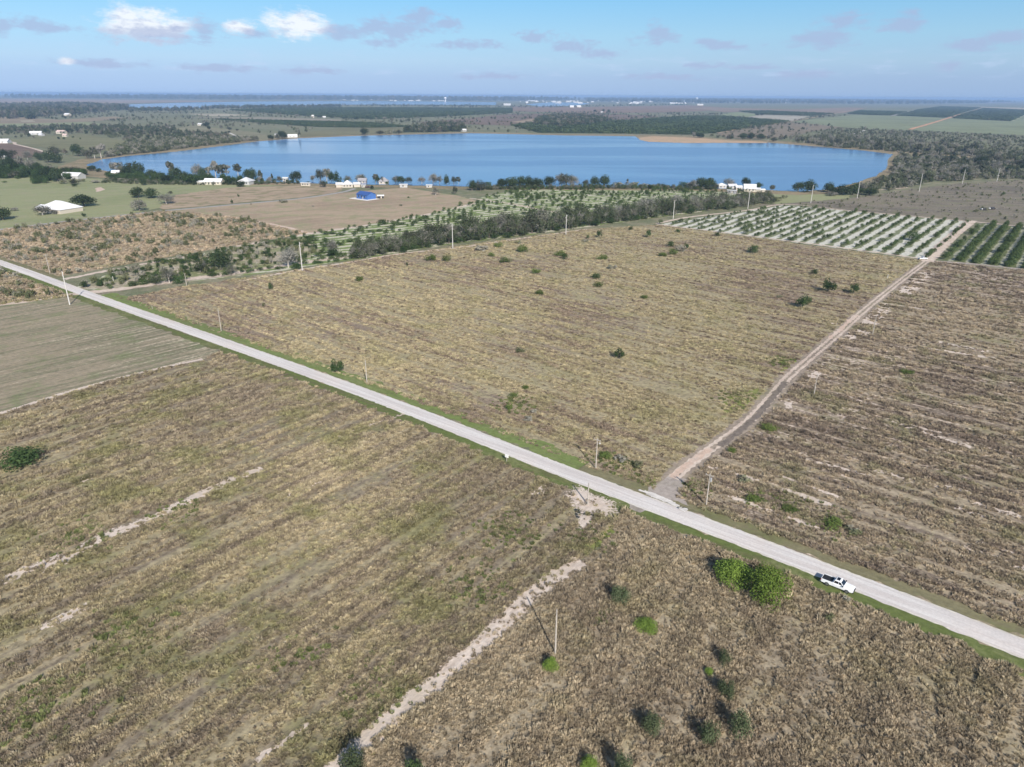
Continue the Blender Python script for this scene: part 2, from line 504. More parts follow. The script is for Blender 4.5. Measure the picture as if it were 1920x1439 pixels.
# ------------------------------------------------------------------ ground
bmv, bmf = [], []
rings = [0, 60, 130, 260, 500, 900, 1600, 3000, 6000, 12000, 22000, 42000]; nseg = 72
for i, r in enumerate(rings):
    for k in range(nseg):
        t = 2 * math.pi * k / nseg
        bmv.append((r * math.cos(t), r * math.sin(t), 0.0))
for i in range(1, len(rings)):
    for k in range(nseg):
        k2 = (k + 1) % nseg
        if i == 1: bmf.append((nseg + k, nseg + k2, 0)) if False else bmf.append((0, nseg + k, nseg + k2))
        else: bmf.append(((i - 1) * nseg + k, i * nseg + k, i * nseg + k2, (i - 1) * nseg + k2))
tag(link(bpy.data.objects.new('ground', mesh_from('ground', bmv, bmf, m_base))), kind='structure')

ROAD_T = [(-500, 322), (-250, 404), (0, 489), (100, 522.5), (213, 563), (640, 712), (940, 824), (1123, 899), (1280, 957), (1528, 1050), (1640, 1093), (1920, 1200), (2300, 1345), (2700, 1500)]
ROAD_B = [(-500, 327), (-250, 410), (0, 497), (100, 535), (213, 577), (640, 731), (940, 853), (1123, 921), (1280, 983), (1500, 1067), (1640, 1122), (1920, 1235), (2300, 1392), (2700, 1562)]
TT, _ = polyline([G(*p) for p in ROAD_T], 8); BB, _ = polyline([G(*p) for p in ROAD_B], 8)
def road_mid():
    out = []
    for p in TT:
        j = np.argmin(np.linalg.norm(BB - p, axis=1)); out.append((p + BB[j]) / 2)
    return np.array(out)
RM = road_mid()[::6]
ROADW = 5.6
DIRT_PX = [(1240, 932), (1262, 897), (1300, 866), (1350, 830), (1400, 793), (1440, 752), (1478, 708), (1520, 671), (1570, 628), (1620, 583), (1680, 534), (1737, 491), (1762, 466), (1790, 440), (1822, 414)]
DIRT = [G(*p) for p in DIRT_PX]
TRK_A1 = [(-60, 1130), (0, 1096), (60, 1068), (132, 1045)]
TRK_A2 = [(130, 1046), (160, 1026), (196, 1006), (280, 976), (350, 940), (430, 902), (492, 879)]
TRK_A3 = [(500, 872), (560, 850), (640, 815), (720, 790), (760, 775)]
TRK_B = [(600, 1470), (665, 1408), (700, 1375), (760, 1325), (850, 1252), (930, 1180), (1000, 1110), (1060, 1070), (1090, 1052)]
HEDGE_PX = [(245, 556), (350, 536), (480, 518), (640, 493), (850, 463), (960, 449), (1100, 430), (1232, 422)]

POLY = {}
def region(key, name, pts, z, sp, jit=0.8, bump=0.5, step=None):
    POLY[key] = [G(*p) for p in pts]
    return sheet(name, pts, z, field_mat('soil_' + key, sp, bump), jit=jit, step=step)

region('A', 'field', [(-900, 290), (-250, 407), (0, 493), (160, 550), (430, 650), (900, 832), (1180, 940), (1130, 1020), (1085, 1060), (1000, 1120), (850, 1260), (670, 1410), (560, 1520), (200, 1900), (-900, 1900), (-2600, 900)], 0.02, S_A)
region('B', 'field', [(1180, 938), (1500, 1060), (1920, 1218), (2700, 1530), (3300, 1900), (200, 1900), (560, 1520), (670, 1410), (850, 1260), (1000, 1120), (1085, 1060), (1130, 1020)], 0.03, S_B)
region('C', 'field', [(170, 555), (245, 556)] + HEDGE_PX[1:] + [(1735, 489), (1680, 535), (1620, 584), (1520, 672), (1440, 755), (1350, 830), (1262, 900), (1240, 935), (1000, 840), (640, 715), (300, 595)], 0.02, S_C)
region('D', 'field', [(1240, 935), (1262, 900), (1350, 830), (1440, 755), (1520, 672), (1620, 584), (1680, 535), (1735, 489), (1920, 508), (2600, 575), (3600, 900), (3200, 1700), (2300, 1370), (1920, 1215), (1500, 1055)], 0.035, S_D)
region('E', 'mown_field', [(-900, 640), (0, 572), (150, 555), (200, 572), (300, 612), (415, 655), (380, 676), (300, 692), (150, 728), (0, 777), (-300, 880), (-1500, 1100)], 0.04, S_E, 0.4, 0.2)
region('F', 'scrub_field', [(-700, 560), (-700, 470), (-100, 444), (0, 432), (240, 404), (305, 396), (440, 408), (578, 438), (400, 468), (240, 496), (100, 520), (0, 489), (-80, 462), (-220, 500), (0, 500), (95, 536), (140, 550), (0, 572), (-500, 600)], 0.03, S_F)
region('G', 'brown_field', [(305, 396), (430, 384), (560, 373), (640, 362), (760, 352), (860, 368), (905, 380), (800, 402), (700, 420), (578, 438), (440, 410)], 0.045, S_G, 0.8, 0.3)
region('H', 'brown_field', [(300, 388), (330, 366), (430, 352), (560, 349), (640, 351), (640, 360), (560, 371), (430, 382), (305, 394)], 0.04, dict(S_G, g=(0.2, 0.19, 0.1), kg=0.8), 1.5, 0.3)
region('L', 'pasture', [(-900, 470), (-100, 442), (0, 430), (240, 402), (300, 390), (325, 366), (440, 352), (560, 347), (700, 349), (900, 352), (880, 344), (480, 340), (300, 336), (180, 336), (0, 328), (-900, 340)], 0.03, S_L, 1.0, 0.15)
region('R', 'rough_field', [(1410, 388), (1475, 383), (1820, 416), (1922, 427), (2600, 470), (2600, 350), (1920, 338), (1870, 340), (1790, 345), (1690, 358), (1600, 372), (1500, 378), (1440, 380)], 0.03, S_R, 1.5, 0.5)
region('R2', 'pasture', [(1330, 360), (1440, 357), (1500, 359), (1600, 363), (1590, 372), (1500, 380), (1440, 384), (1380, 376)], 0.045, S_L, 1.5, 0.15)

# ---------------- orchards: sandy alleys and grassy tree rows
def orchard_mat(name, rowaz, period, phase, sand, grass, share, pos0, messy=0.45):
    m, t, out = mat(name)
    pos = t.new('ShaderNodeNewGeometry').outputs['Position']
    a = R(rowaz)
    v = t.vmath('DOT_PRODUCT', t.vmath('SUBTRACT', pos, (pos0[0], pos0[1], 0)), (math.cos(a), -math.sin(a), 0))
    v = t.math('ADD', v, t.math('MULTIPLY', t.math('SUBTRACT', t.noise(pos, 0.3, 3), 0.5), 1.8))
    fr = t.math('FRACT', t.math('ADD', t.math('DIVIDE', v, period), phase + 500.0))
    d = t.math('ABSOLUTE', t.math('SUBTRACT', fr, 0.5))   # 0 at the middle of the alley, .5 at the trees
    n = t.noise(pos, 0.12, 4, 0.6)
    k = t.ramp(t.math('ADD', d, t.math('MULTIPLY', t.math('SUBTRACT', n, 0.5), messy)), share - 0.05, share + 0.05)
    c = t.mix(k, sand, grass)
    c = t.scale(c, t.ramp(t.noise(pos, 0.8, 4, 0.6), 0.3, 0.7, 0.8, 1.15))
    b = t.new('ShaderNodeBsdfPrincipled', {'Base Color': c, 'Roughness': 0.95, 'Specular IOR Level': 0.05})
    t.l.new(b.outputs[0], out.inputs[0])
    return m

O1PX = [(1232, 421), (1470, 385), (1824, 417), (1740, 488)]
O2PX = [(1768, 488), (1842, 419), (1922, 427), (2500, 478), (2600, 560), (1922, 505)]
O3PX = [(140, 540), (240, 500), (400, 472), (578, 440), (700, 420), (800, 402), (890, 380), (905, 370), (990, 352), (1150, 350), (1330, 353), (1450, 373), (1300, 400), (1200, 412), (1060, 432), (850, 458), (700, 482), (640, 490), (500, 512), (300, 535), (200, 545)]
POLY['O1'] = [G(*p) for p in O1PX]; POLY['O2'] = [G(*p) for p in O2PX]; POLY['O3'] = [G(*p) for p in O3PX]
o1p, o2p, o3p = G(1735, 486), G(1768, 488), G(850, 458)
sheet('orchard_ground', O1PX, 0.06, orchard_mat('orchard_soil', 38, 7.8, 0.0, (0.56, 0.545, 0.47), (0.20, 0.215, 0.125), 0.27, o1p, 0.8), 0.5, 2)
sheet('orchard_ground', O2PX, 0.06, orchard_mat('orchard_soil', 38, 7.8, 0.0, (0.38, 0.38, 0.28), (0.14, 0.16, 0.075), 0.14, o2p, 0.6), 0.5, 2)
sheet('orchard_ground', O3PX, 0.055, orchard_mat('orchard_soil', 56, 8.0, 0.0, (0.50, 0.48, 0.37), (0.195, 0.245, 0.095), 0.20, o3p, 1.9), 1.0, 2)

RS = [(150, 540), (240, 503), (400, 474), (500, 454), (560, 446), (600, 470), (560, 496), (440, 518), (300, 535), (200, 546)]
region('RS', 'rough_strip', RS, 0.0575, dict(a=(0.40, 0.345, 0.265), b=(0.235, 0.225, 0.135), g=(0.19, 0.215, 0.095), s=(0.52, 0.45, 0.36), row=56, len=(16, 4), kg=0.85, gr=(0.42, 0.58), sr=(0.56, 0.66), ks=0.5), jit=2.0)

# ---------------- verges, road, tracks
m_verge = field_mat('verge_grass', S_V, 0.25)
m_verge2 = field_mat('verge_grass_dull', dict(S_V, a=(0.125, 0.155, 0.05), b=(0.13, 0.13, 0.06)), 0.25)
m_verge3 = field_mat('verge_dry', dict(S_V, a=(0.21, 0.19, 0.11), b=(0.16, 0.15, 0.085), g=(0.13, 0.15, 0.055)), 0.3)
RMl = [tuple(p) for p in RM]
cut = int(np.argmin([abs(p[0] - G(1230, 925)[0]) for p in RM]))
cutl = int(np.argmin([abs(p[0] - G(160, 552)[0]) for p in RM]))
# travel runs from far left to near right: right of travel is the near side
strip('grass_verge', RMl[cutl:cut + 1], -5.6, 5.6, 0.05, m_verge, 1.1, 1.0, px=False)
strip('grass_verge', RMl[:cutl], -4.4, 3.6, 0.05, m_verge3, 1.1, 1.0, px=False)
strip('grass_verge', RMl[cut:], -4.6, 4.0, 0.05, m_verge3, 1.1, 1.0, px=False)
strip('grass_verge', RMl, 4.3, 4.2, 0.055, m_verge2, 1.1, 1.0, px=False)

m, t, out = mat('worn_asphalt')
pos = t.new('ShaderNodeNewGeometry').outputs['Position']
rd = np.array(RM[cut]) - np.array(RM[cutl]); rd /= np.linalg.norm(rd)
u = t.vmath('DOT_PRODUCT', pos, (rd[0], rd[1], 0)); v = t.vmath('DOT_PRODUCT', pos, (rd[1], -rd[0], 0))
sv = t.new('ShaderNodeCombineXYZ', {0: t.math('MULTIPLY', u, 0.03), 1: t.math('MULTIPLY', v, 0.9), 2: 0.0}).outputs[0]
lane = t.noise(sv, 1.0, 3, 0.6)
pat = t.noise(pos, 0.06, 4, 0.6)
crk = t.new('ShaderNodeTexVoronoi', {'Vector': t.new('ShaderNodeCombineXYZ', {0: t.math('MULTIPLY', u, 0.16), 1: t.math('MULTIPLY', v, 0.45), 2: 0.0}).outputs[0], 'Scale': 1.0}, feature='DISTANCE_TO_EDGE').outputs['Distance']
c = t.mix(t.ramp(lane, 0.4, 0.6), (0.66, 0.625, 0.59), (0.56, 0.515, 0.485))
c = t.mix(t.ramp(pat, 0.45, 0.7, 0, 0.35), c, (0.66, 0.56, 0.49))
c = t.mix(t.ramp(crk, 0.015, 0.0, 0, 0.22), c, (0.36, 0.33, 0.31))
c = t.scale(c, t.ramp(t.noise(pos, 2.5, 4, 0.7), 0.3, 0.7, 0.92, 1.07))
b = t.new('ShaderNodeBsdfPrincipled', {'Base Color': c, 'Roughness': 0.9, 'Specular IOR Level': 0.2})
t.l.new(b.outputs[0], out.inputs[0]); m_road = m
strip('road', RMl, 0.0, ROADW, 0.075, m_road, 0.20, 1.0, px=False, crown=0.06)
m_edge = plain('road_edge_line', (0.62, 0.58, 0.46), 0.9, var=0.25, scale=0.8)
for s_ in (-1, 1):
    strip('edge_line', RMl, s_ * (ROADW / 2 - 0.22), 0.16, 0.085 + 0.005, m_edge, 0.0, 2.0, px=False, gap=(6, 0.25))
m_sand = field_mat('pale_sand', dict(a=(0.60, 0.50, 0.415), b=(0.50, 0.40, 0.325), g=(0.44, 0.36, 0.27), s=None, row=37, len=(6, 1.2), kg=0.6, fine=0.12), 0.4)
RAG = (2.2, 1.7, 3.6, 0.74)
m_sandr = field_mat('pale_sand_ragged', dict(a=(0.62, 0.53, 0.45), b=(0.53, 0.44, 0.365), g=(0.45, 0.375, 0.29), s=None, row=37, len=(6, 1.2), kg=0.6, fine=0.12), 0.4, rag=RAG)
m_white = field_mat('white_sand', dict(a=(0.66, 0.62, 0.57), b=(0.58, 0.54, 0.49), g=(0.50, 0.46, 0.41), s=None, row=131, len=(6, 1.2), kg=0.6, fine=0.1), 0.3, rag=(2.0, 1.2, 2.0, 0.5))
m_clay = field_mat('orange_clay', dict(a=(0.56, 0.42, 0.33), b=(0.58, 0.47, 0.39), g=(0.48, 0.36, 0.28), s=None, row=37, len=(9, 3), kg=0.6, fine=0.12), 0.4)
m_mud = field_mat('track_bed', dict(a=(0.34, 0.28, 0.22), b=(0.25, 0.205, 0.165), g=(0.22, 0.205, 0.13), s=None, row=37, len=(9, 1.5), kg=0.6, fine=0.2), 0.4)
m_gray = field_mat('grey_gravel', dict(a=(0.38, 0.33, 0.29), b=(0.30, 0.26, 0.225), g=(0.26, 0.235, 0.18), s=None, row=37, len=(6, 2), kg=0.6, fine=0.15), 0.3)

strip('dirt_road', DIRT_PX, 0.0, 5.4, 0.058, m_mud, 0.8, 0.8)
for s_ in (-1, 1):
    strip('wheel_rut', DIRT_PX[1:12], s_ * 0.95, 1.0, 0.066, m_sand, 0.35, 0.6, gap=None)
strip('wheel_rut', [(1262, 897), (1300, 866), (1335, 842)], -0.3, 1.7, 0.07, m_clay, 0.45, 0.6)
strip('wheel_rut', [(1560, 636), (1590, 610), (1610, 592)], -0.9, 1.6, 0.07, m_clay, 0.6, 0.6)
strip('farm_track', DIRT_PX[11:], 0.0, 7.0, 0.072, m_sand, 0.8, 1.0)
strip('farm_track', [(1737, 489), (1830, 496), (1922, 506), (2400, 556)], 0, 4.0, 0.07, m_gray, 0.6, 1.5)
m_wet = field_mat('damp_mud', dict(a=(0.21, 0.175, 0.145), b=(0.16, 0.135, 0.115), g=(0.19, 0.16, 0.125), s=None, row=37, len=(9, 1.5), kg=0.6, fine=0.2), 0.4, rag=(2.0, 1.0, 2.2, 0.6))
strip('wheel_rut', [(1345, 836), (1380, 810), (1415, 780), (1445, 746), (1470, 716)], 0.5, 2.6, 0.0695, m_wet, 0.4, 0.6)
sheet('dirt_apron', [(1205, 925), (1236, 905), (1262, 893), (1290, 900), (1278, 925), (1292, 950), (1240, 938)], 0.062, m_gray, 0.8, 0.8)
sheet('sand_patch', [(1185, 915), (1215, 920), (1240, 930), (1262, 940), (1292, 957), (1285, 960), (1250, 945), (1215, 932)], 0.155, m_white, 0.3, 0.5, fan=True)
sheet('sand_patch', [(1268, 952), (1290, 954), (1294, 962), (1284, 964), (1272, 958)], 0.157, m_white, 0.3, 0.4, fan=True)
sheet('driveway_apron', [(1182, 945), (1180, 953), (1190, 959), (1200, 962), (1210, 958), (1216, 956)], 0.068, m_gray, 0.2, 0.6)

for nm, pts, w in (('sandy_track', TRK_A1, 6.0), ('sandy_track', TRK_A2, 4.2), ('sandy_track', TRK_B, 5.0)):
    strip(nm, pts, 0.0, w, 0.062, m_sandr, 0.5, 0.4)
strip('sandy_track', TRK_A3, 0.0, 3.0, 0.06, field_mat('thin_sand', dict(a=(0.50, 0.42, 0.34), b=(0.42, 0.34, 0.27), g=(0.36, 0.30, 0.2), s=None, kg=0.6, fine=0.12), 0.4, rag=(1.2, 0.8, 3.6, 0.95)), 0.6, 0.4)
strip('sandy_track', [(-200, 835), (-40, 786), (0, 776), (150, 729), (300, 691), (380, 674)], 0.0, 2.6, 0.066, m_sandr, 0.3, 0.5)
sheet('sand_patch', [(1042, 920), (1078, 900), (1118, 924), (1162, 938), (1180, 966), (1150, 984), (1118, 972), (1080, 972), (1058, 948)], 0.066, m_sandr, 0.6, 0.5, fan=True)
sheet('sand_patch', [(1075, 955), (1110, 960), (1130, 985), (1100, 1010), (1080, 1000)], 0.064, m_sandr, 0.6, 0.5, fan=True)
sheet('sand_patch', [(990, 930), (1002, 910), (1026, 906), (1034, 922), (1012, 934)], 0.064, m_sandr, 0.5, 0.5, fan=True)
for (a_, b_, w_) in (((1738, 512), (1695, 552), 10), ((1665, 570), (1620, 614), 9), ((1628, 618), (1580, 636), 9), ((1536, 694), (1512, 718), 3.5), ((1500, 740), (1470, 770), 3)):
    strip('sand_patch', [a_, ((a_[0] + b_[0]) / 2, (a_[1] + b_[1]) / 2), b_], 0, w_, 0.05, m_sandr, 1.0, 0.6)
for i in range(34):
    reg = random.choice('AADDDDD')
    for _ in range(400):
        px_, py_ = (random.uniform(0, 1100), random.uniform(790, 1400)) if reg == 'A' else (random.uniform(1300, 1915), random.uniform(540, 1150))
        if in_poly(np.array([G(px_, py_)]), POLY[reg])[0]: break
    c0 = G(px_, py_)
    if dist_line(np.array([c0]), RM)[0] < 8: continue
    a_ = R(37 if reg == 'A' else 129) + random.gauss(0, .1); L = random.uniform(1.5, 6 if reg == 'A' else 12); w_ = random.uniform(0.6, 1.7)
    ds = (math.sin(a_), math.cos(a_))
    strip('sand_patch', [(c0[0] - ds[0] * L, c0[1] - ds[1] * L), c0, (c0[0] + ds[0] * L, c0[1] + ds[1] * L)], 0, w_ * 2, 0.045 + i * 0.0002, m_sandr, 0.5, 0.5, px=False)

# left farm lanes
strip('farm_track', [(-400, 616), (0, 572), (70, 562), (130, 553), (170, 551)], 0, 4.6, 0.07, m_sand, 0.5, 1.0)
strip('wheel_rut', [(-400, 612), (0, 569), (70, 559.5), (130, 551)], 0, 1.3, 0.076, m_wet, 0.3, 1.0)
strip('farm_track', [(165, 549), (245, 540), (350, 524), (440, 513), (560, 494), (650, 482)], 0, 5.4, 0.07, m_sand, 0.9, 1.0)
strip('wheel_rut', [(180, 552), (245, 543), (350, 528), (440, 516)], 0, 1.0, 0.075, m_mud, 0.3, 1.0)
strip('farm_track', [(120, 524), (240, 501), (320, 487), (450, 462), (578, 439), (700, 421), (800, 403), (890, 382)], 0, 4.0, 0.07, m_sand, 1.4, 1.0, gap=(20, 0.25))
strip('farm_track', [(420, 405), (470, 414), (530, 425), (580, 438)], 0, 3.0, 0.065, m_clay, 1.0, 1.0)
strip('farm_track', [(440, 530), (560, 507), (650, 493), (760, 475), (850, 466), (960, 450), (1060, 436), (1100, 430)], 0, 2.4, 0.068, m_sand, 0.8, 0.8)
strip('farm_track', [(1232, 421), (1400, 442), (1600, 468), (1737, 487)], 0, 2.6, 0.075, m_sand, 0.5, 1.0)
strip('farm_track', [(1232, 420), (1290, 408), (1400, 395), (1475, 384), (1600, 396), (1824, 416), (1922, 426)], 0, 3.0, 0.075, m_sand, 0.6, 1.5)
strip('farm_track', [(880, 372), (960, 383), (1020, 395), (1080, 405)], 0, 3.4, 0.075, m_sand, 0.8, 1.5)
strip('farm_track', [(1335, 353), (1375, 362), (1420, 372), (1450, 378)], 0, 4.0, 0.06, m_sand, 0.6, 1.5)
m_tar = plain('grey_lane_tar', (0.33, 0.31, 0.29), 0.95, var=0.08, scale=0.1)
strip('road', [(-700, 500), (-100, 443), (0, 431), (120, 416), (240, 403), (305, 396), (430, 385), (560, 373), (640, 361), (665, 354)], 0, 5.0, 0.08, m_tar, 0.3, 4)
sheet('clay_patch', [(60, 535), (95, 541), (105, 552), (70, 552), (45, 540)], 0.05, m_clay, 1.5, 1)
sheet('clay_patch', [(176, 354), (190, 351), (195, 357), (182, 360)], 0.06, m_clay, 1.5, 1.5)
m_brightgrass = field_mat('bright_grass', dict(a=(0.23, 0.25, 0.075), b=(0.19, 0.22, 0.065), g=(0.25, 0.23, 0.11), s=None, row=37, len=(8, 4), kg=0.8, fine=0.3), 0.4, rag=(2.0, 0.5, 2.4, 0.6))
for nm, pts in (('grass_patch', [(1092, 1040), (1100, 1005), (1135, 980), (1160, 975), (1158, 995), (1130, 1020), (1110, 1045)]),
                ('grass_patch', [(1455, 672), (1500, 665), (1505, 680), (1475, 700), (1460, 705)]),
                ('grass_patch', [(1345, 760), (1370, 728), (1440, 720), (1425, 745), (1385, 775), (1350, 790)]),
                ('grass_patch', [(1425, 790), (1455, 793), (1465, 812), (1430, 815)]),
                ('grass_patch', [(1195, 910), (1215, 885), (1245, 893), (1230, 908), (1210, 916)])):
    sheet(nm, pts, 0.052, m_brightgrass, 0.6, 0.7, fan=True)

# ------------------------------------------------------------------ lake and its rim
LAKE = [(162, 310), (190, 300), (240, 293), (330, 285), (420, 274), (480, 266), (560, 260), (680, 255), (760, 253), (880, 250.5), (960, 252), (1060, 254.5),
        (1190, 256), (1200, 262), (1260, 266), (1360, 266.5), (1440, 268), (1540, 276), (1620, 283), (1674, 290), (1665, 300), (1662, 318), (1640, 331),
        (1600, 345), (1560, 355), (1500, 360), (1440, 357), (1300, 353), (1150, 352), (900, 351), (700, 347), (560, 344), (480, 341), (400, 340), (320, 338), (260, 332), (215, 324), (180, 318)]
RIM = [(110, 313), (150, 299), (230, 290), (330, 280), (420, 269), (480, 261.5), (560, 256.5), (680, 252.5), (760, 250.5), (880, 248), (960, 249.5), (1060, 252), (1190, 253), (1290, 255), (1360, 261),
       (1440, 263), (1540, 271), (1620, 277.5), (1740, 287), (1880, 296), (1990, 303), (1990, 310), (1880, 302), (1740, 294), (1690, 292), (1672, 322), (1650, 345), (1600, 362), (1500, 366), (1300, 358), (900, 356), (560, 349), (300, 344), (150, 330), (100, 320)]
sheet('lake_shore', RIM, 0.10, field_mat('reed_rim', dict(a=(0.30, 0.24, 0.155), b=(0.22, 0.185, 0.115), g=(0.17, 0.16, 0.085), s=None, row=80, len=(60, 12), kg=0.7), 0.3), 2.0, 6)

def water(name, col, r0, r1, bump):
    m, t, out = mat(name)
    pos = t.new('ShaderNodeNewGeometry').outputs['Position']
    sv = t.vmath('MULTIPLY', pos, (0.0014, 0.0065, 1))
    n = t.noise(sv, 1.0, 4, 0.55, 0.6)
    rg = t.ramp(n, 0.4, 0.6, r0, r1)
    rip = t.noise(pos, 0.9, 3, 0.6)
    bp = t.new('ShaderNodeBump', {'Height': rip, 'Strength': bump, 'Distance': 0.12})
    b = t.new('ShaderNodeBsdfPrincipled', {'Base Color': (*col, 1), 'Roughness': rg, 'IOR': 1.33, 'Specular IOR Level': 0.5, 'Normal': bp.outputs[0]})
    t.l.new(b.outputs[0], out.inputs[0])
    return m

m_water = water('lake_water', (0.085, 0.175, 0.33), 0.13, 0.22, 0.4)
sheet('lake', LAKE, 0.22, m_water, 1.6, 5)
m_spit = field_mat('orange_spit', dict(a=(0.50, 0.34, 0.22), b=(0.42, 0.33, 0.23), g=(0.25, 0.24, 0.12), s=None, row=90, len=(60, 12), kg=0.6, fine=0.1), 0.2)
sheet('sand_spit', [(1196, 259), (1225, 256), (1300, 259), (1370, 264), (1430, 266), (1440, 269), (1360, 268.5), (1290, 269), (1215, 266.5), (1200, 263)], 0.32, m_spit, 2, 6)
sheet('pond', [(1728, 296), (1760, 292), (1800, 295), (1790, 299), (1740, 300)], 0.15, m_water, 2, 5)

# ------------------------------------------------------------------ distant parcels
def fm(a, b=None, g=None, row=70):
    b = b or tuple(x * 0.8 for x in a); g = g or tuple(x * 0.7 for x in a)
    return field_mat('parcel', dict(a=a, b=b, g=g, s=None, row=row, len=(220, 25), kg=0.6, fine=0.2, big=0.004, ks=0.5), 0.1)
DKG = (0.055, 0.080, 0.042); MDG = (0.095, 0.120, 0.060); LTG = (0.250, 0.270, 0.150); TAN = (0.290, 0.235, 0.160); BRN = (0.200, 0.150, 0.115); PAL = (0.42, 0.38, 0.28)
PARC = [('parcel', TAN, [(-300, 222), (20, 219), (110, 225), (215, 219), (240, 223), (160, 229), (60, 232), (-300, 236)]),
        ('pasture', LTG, [(-300, 233), (60, 232), (160, 229), (215, 236), (130, 238), (-300, 240)]),
        ('parcel', PAL, [(38, 226.5), (62, 226), (66, 229), (40, 229)]),
        ('pasture', (0.21, 0.205, 0.115), [(-100, 254), (30, 262), (60, 256), (150, 252), (220, 262), (260, 272), (225, 285), (195, 284), (120, 284), (70, 276), (-100, 262)]),
        ('parcel', BRN, [(-300, 272), (0, 267), (40, 274), (90, 288), (60, 296), (-300, 305)]),
        ('pasture', (0.25, 0.235, 0.15), [(322, 243), (360, 236), (400, 240), (450, 245), (500, 252), (505, 262), (480, 264), (445, 257), (400, 249), (330, 246)]),
        ('parcel', PAL, [(350, 214), (420, 213.5), (470, 217), (400, 219)]),
        ('parcel', (0.30, 0.27, 0.2), [(350, 221), (480, 220), (560, 222), (640, 224.5), (640, 227.5), (540, 226), (430, 223)]),
        ('grove', DKG, [(400, 224), (540, 227), (640, 229), (700, 231), (770, 238), (700, 240), (600, 239), (500, 232)]),
        ('pasture', (0.2, 0.19, 0.11), [(500, 256), (560, 250), (640, 241), (770, 239), (760, 248), (690, 252), (600, 256), (520, 259)]),
        ('grove', (0.07, 0.095, 0.05), [(430, 207), (560, 203), (740, 203), (960, 204), (960, 212), (830, 219), (700, 224), (560, 217)]),
        ('parcel', (0.52, 0.46, 0.36), [(735, 206.2), (790, 205), (842, 206.5), (800, 208.8), (760, 208.4)]),
        ('rough_field', BRN, [(780, 230), (870, 223), (960, 214), (1110, 213), (1240, 218), (1180, 226), (1040, 219), (1000, 226), (960, 236), (880, 234)]),
        ('rough_field', (0.25, 0.18, 0.13), [(960, 200), (1100, 201), (1290, 198), (1400, 205), (1260, 211), (1100, 213), (960, 209)]),
        ('parcel', (0.34, 0.27, 0.19), [(960, 229), (1010, 222), (1042, 219), (1000, 229), (975, 231)]),
        ('grove', (0.08, 0.110, 0.058), [(960, 236), (1010, 231), (1120, 231), (1220, 224), (1290, 219), (1350, 219), (1482, 229), (1345, 250), (1290, 253), (1180, 251), (1010, 249.5)]),
        ('rough_field', (0.235, 0.195, 0.14), [(1345, 251), (1482, 230), (1560, 234), (1590, 238), (1530, 246), (1480, 256), (1430, 261), (1360, 259)]),
        ('pasture', (0.235, 0.26, 0.155), [(1484, 229), (1600, 216), (1690, 218), (1790, 222), (1897, 228.5), (1925, 215), (2300, 235), (2300, 268), (1905, 254), (1860, 252.5), (1700, 245), (1600, 241.5)]),
        ('grove', DKG, [(1590, 214), (1612, 208.5), (1700, 211), (1672, 217), (1630, 216)]),
        ('grove', (0.06, 0.075, 0.05), [(1682, 217.5), (1720, 207), (1765, 200.5), (1838, 202.5), (1800, 213), (1772, 221.5)]),
        ('grove', (0.06, 0.075, 0.05), [(1786, 222.5), (1812, 213), (1845, 204), (1924, 208), (1924, 214), (1898, 227.5)]),
        ('parcel', PAL, [(1760, 199), (1925, 203), (1925, 206), (1835, 202)]),
        ('grove', DKG, [(1386, 209.5), (1440, 209), (1562, 214.5), (1520, 217.5), (1430, 215)]),
        ('parcel', (0.40, 0.37, 0.30), [(1400, 217.5), (1430, 216), (1518, 218.5), (1500, 224), (1482, 228), (1396, 222.5)]),
        ('pasture', (0.25, 0.28, 0.15), [(1345, 217), (1380, 211), (1430, 215.5), (1400, 220.5)]),
        ('rough_field', (0.28, 0.215, 0.16), [(1286, 203), (1330, 202), (1490, 206), (1590, 202), (1625, 203), (1580, 213), (1440, 208.5), (1360, 211)]),
        ('wet_marsh', (0.34, 0.26, 0.19), [(-400, 185.5), (100, 186), (330, 188.8), (460, 190), (330, 192.5), (160, 195), (-400, 193)]),
        ('wet_marsh', (0.30, 0.25, 0.22), [(1740, 190), (1900, 192), (1895, 194), (1780, 193)])]
for i, (nm, colr, pts) in enumerate(PARC):
    far = min(p[1] for p in pts)
    if nm == 'grove': POLY.setdefault('groves', []).append([G(*p) for p in pts])
    sheet(nm, pts, (0.25 if far > 212 else 0.6) + 0.02 * i, fm(colr, row=60 + i * 7), 3 if far > 212 else 8, 14 if far > 212 else 60)
m_water2 = water('far_water', (0.035, 0.09, 0.22), 0.08, 0.2, 0.1)
sheet('lake', [(205, 199.5), (240, 196.5), (330, 193.5), (470, 191), (640, 190), (830, 191), (930, 192), (930, 197.8), (830, 197.5), (700, 196.8), (640, 197), (560, 198.5), (480, 201), (330, 204), (260, 203)], 1.5, m_water2, 12, 120)
sheet('lake', [(985, 196), (1030, 192.5), (1090, 193), (1110, 195), (1075, 199), (1010, 200.5)], 1.5, m_water2, 12, 90)
m_clayfar = plain('orange_track', (0.56, 0.31, 0.18), 0.95, var=0.15, scale=0.02)
strip('clay_track', [(1706, 244), (1760, 228), (1800, 215.5), (1840, 204)], 0, 12, 1.4, m_clayfar, 2.5, 12)
strip('clay_track', [(1345, 251), (1400, 241), (1482, 229), (1560, 214.5), (1625, 202.5)], 0, 7, 1.4, plain('tan_track', (0.45, 0.33, 0.22), 0.95, scale=0.02), 2, 12)
strip('farm_track', [(1672, 218), (1700, 211), (1718, 206)], 0, 16, 1.4, m_tar, 3, 20)
strip('farm_track', [(1898, 228), (1926, 213)], 0, 12, 1.4, plain('grass_lane', (0.3, 0.32, 0.2), 0.95, scale=0.02), 3, 20)
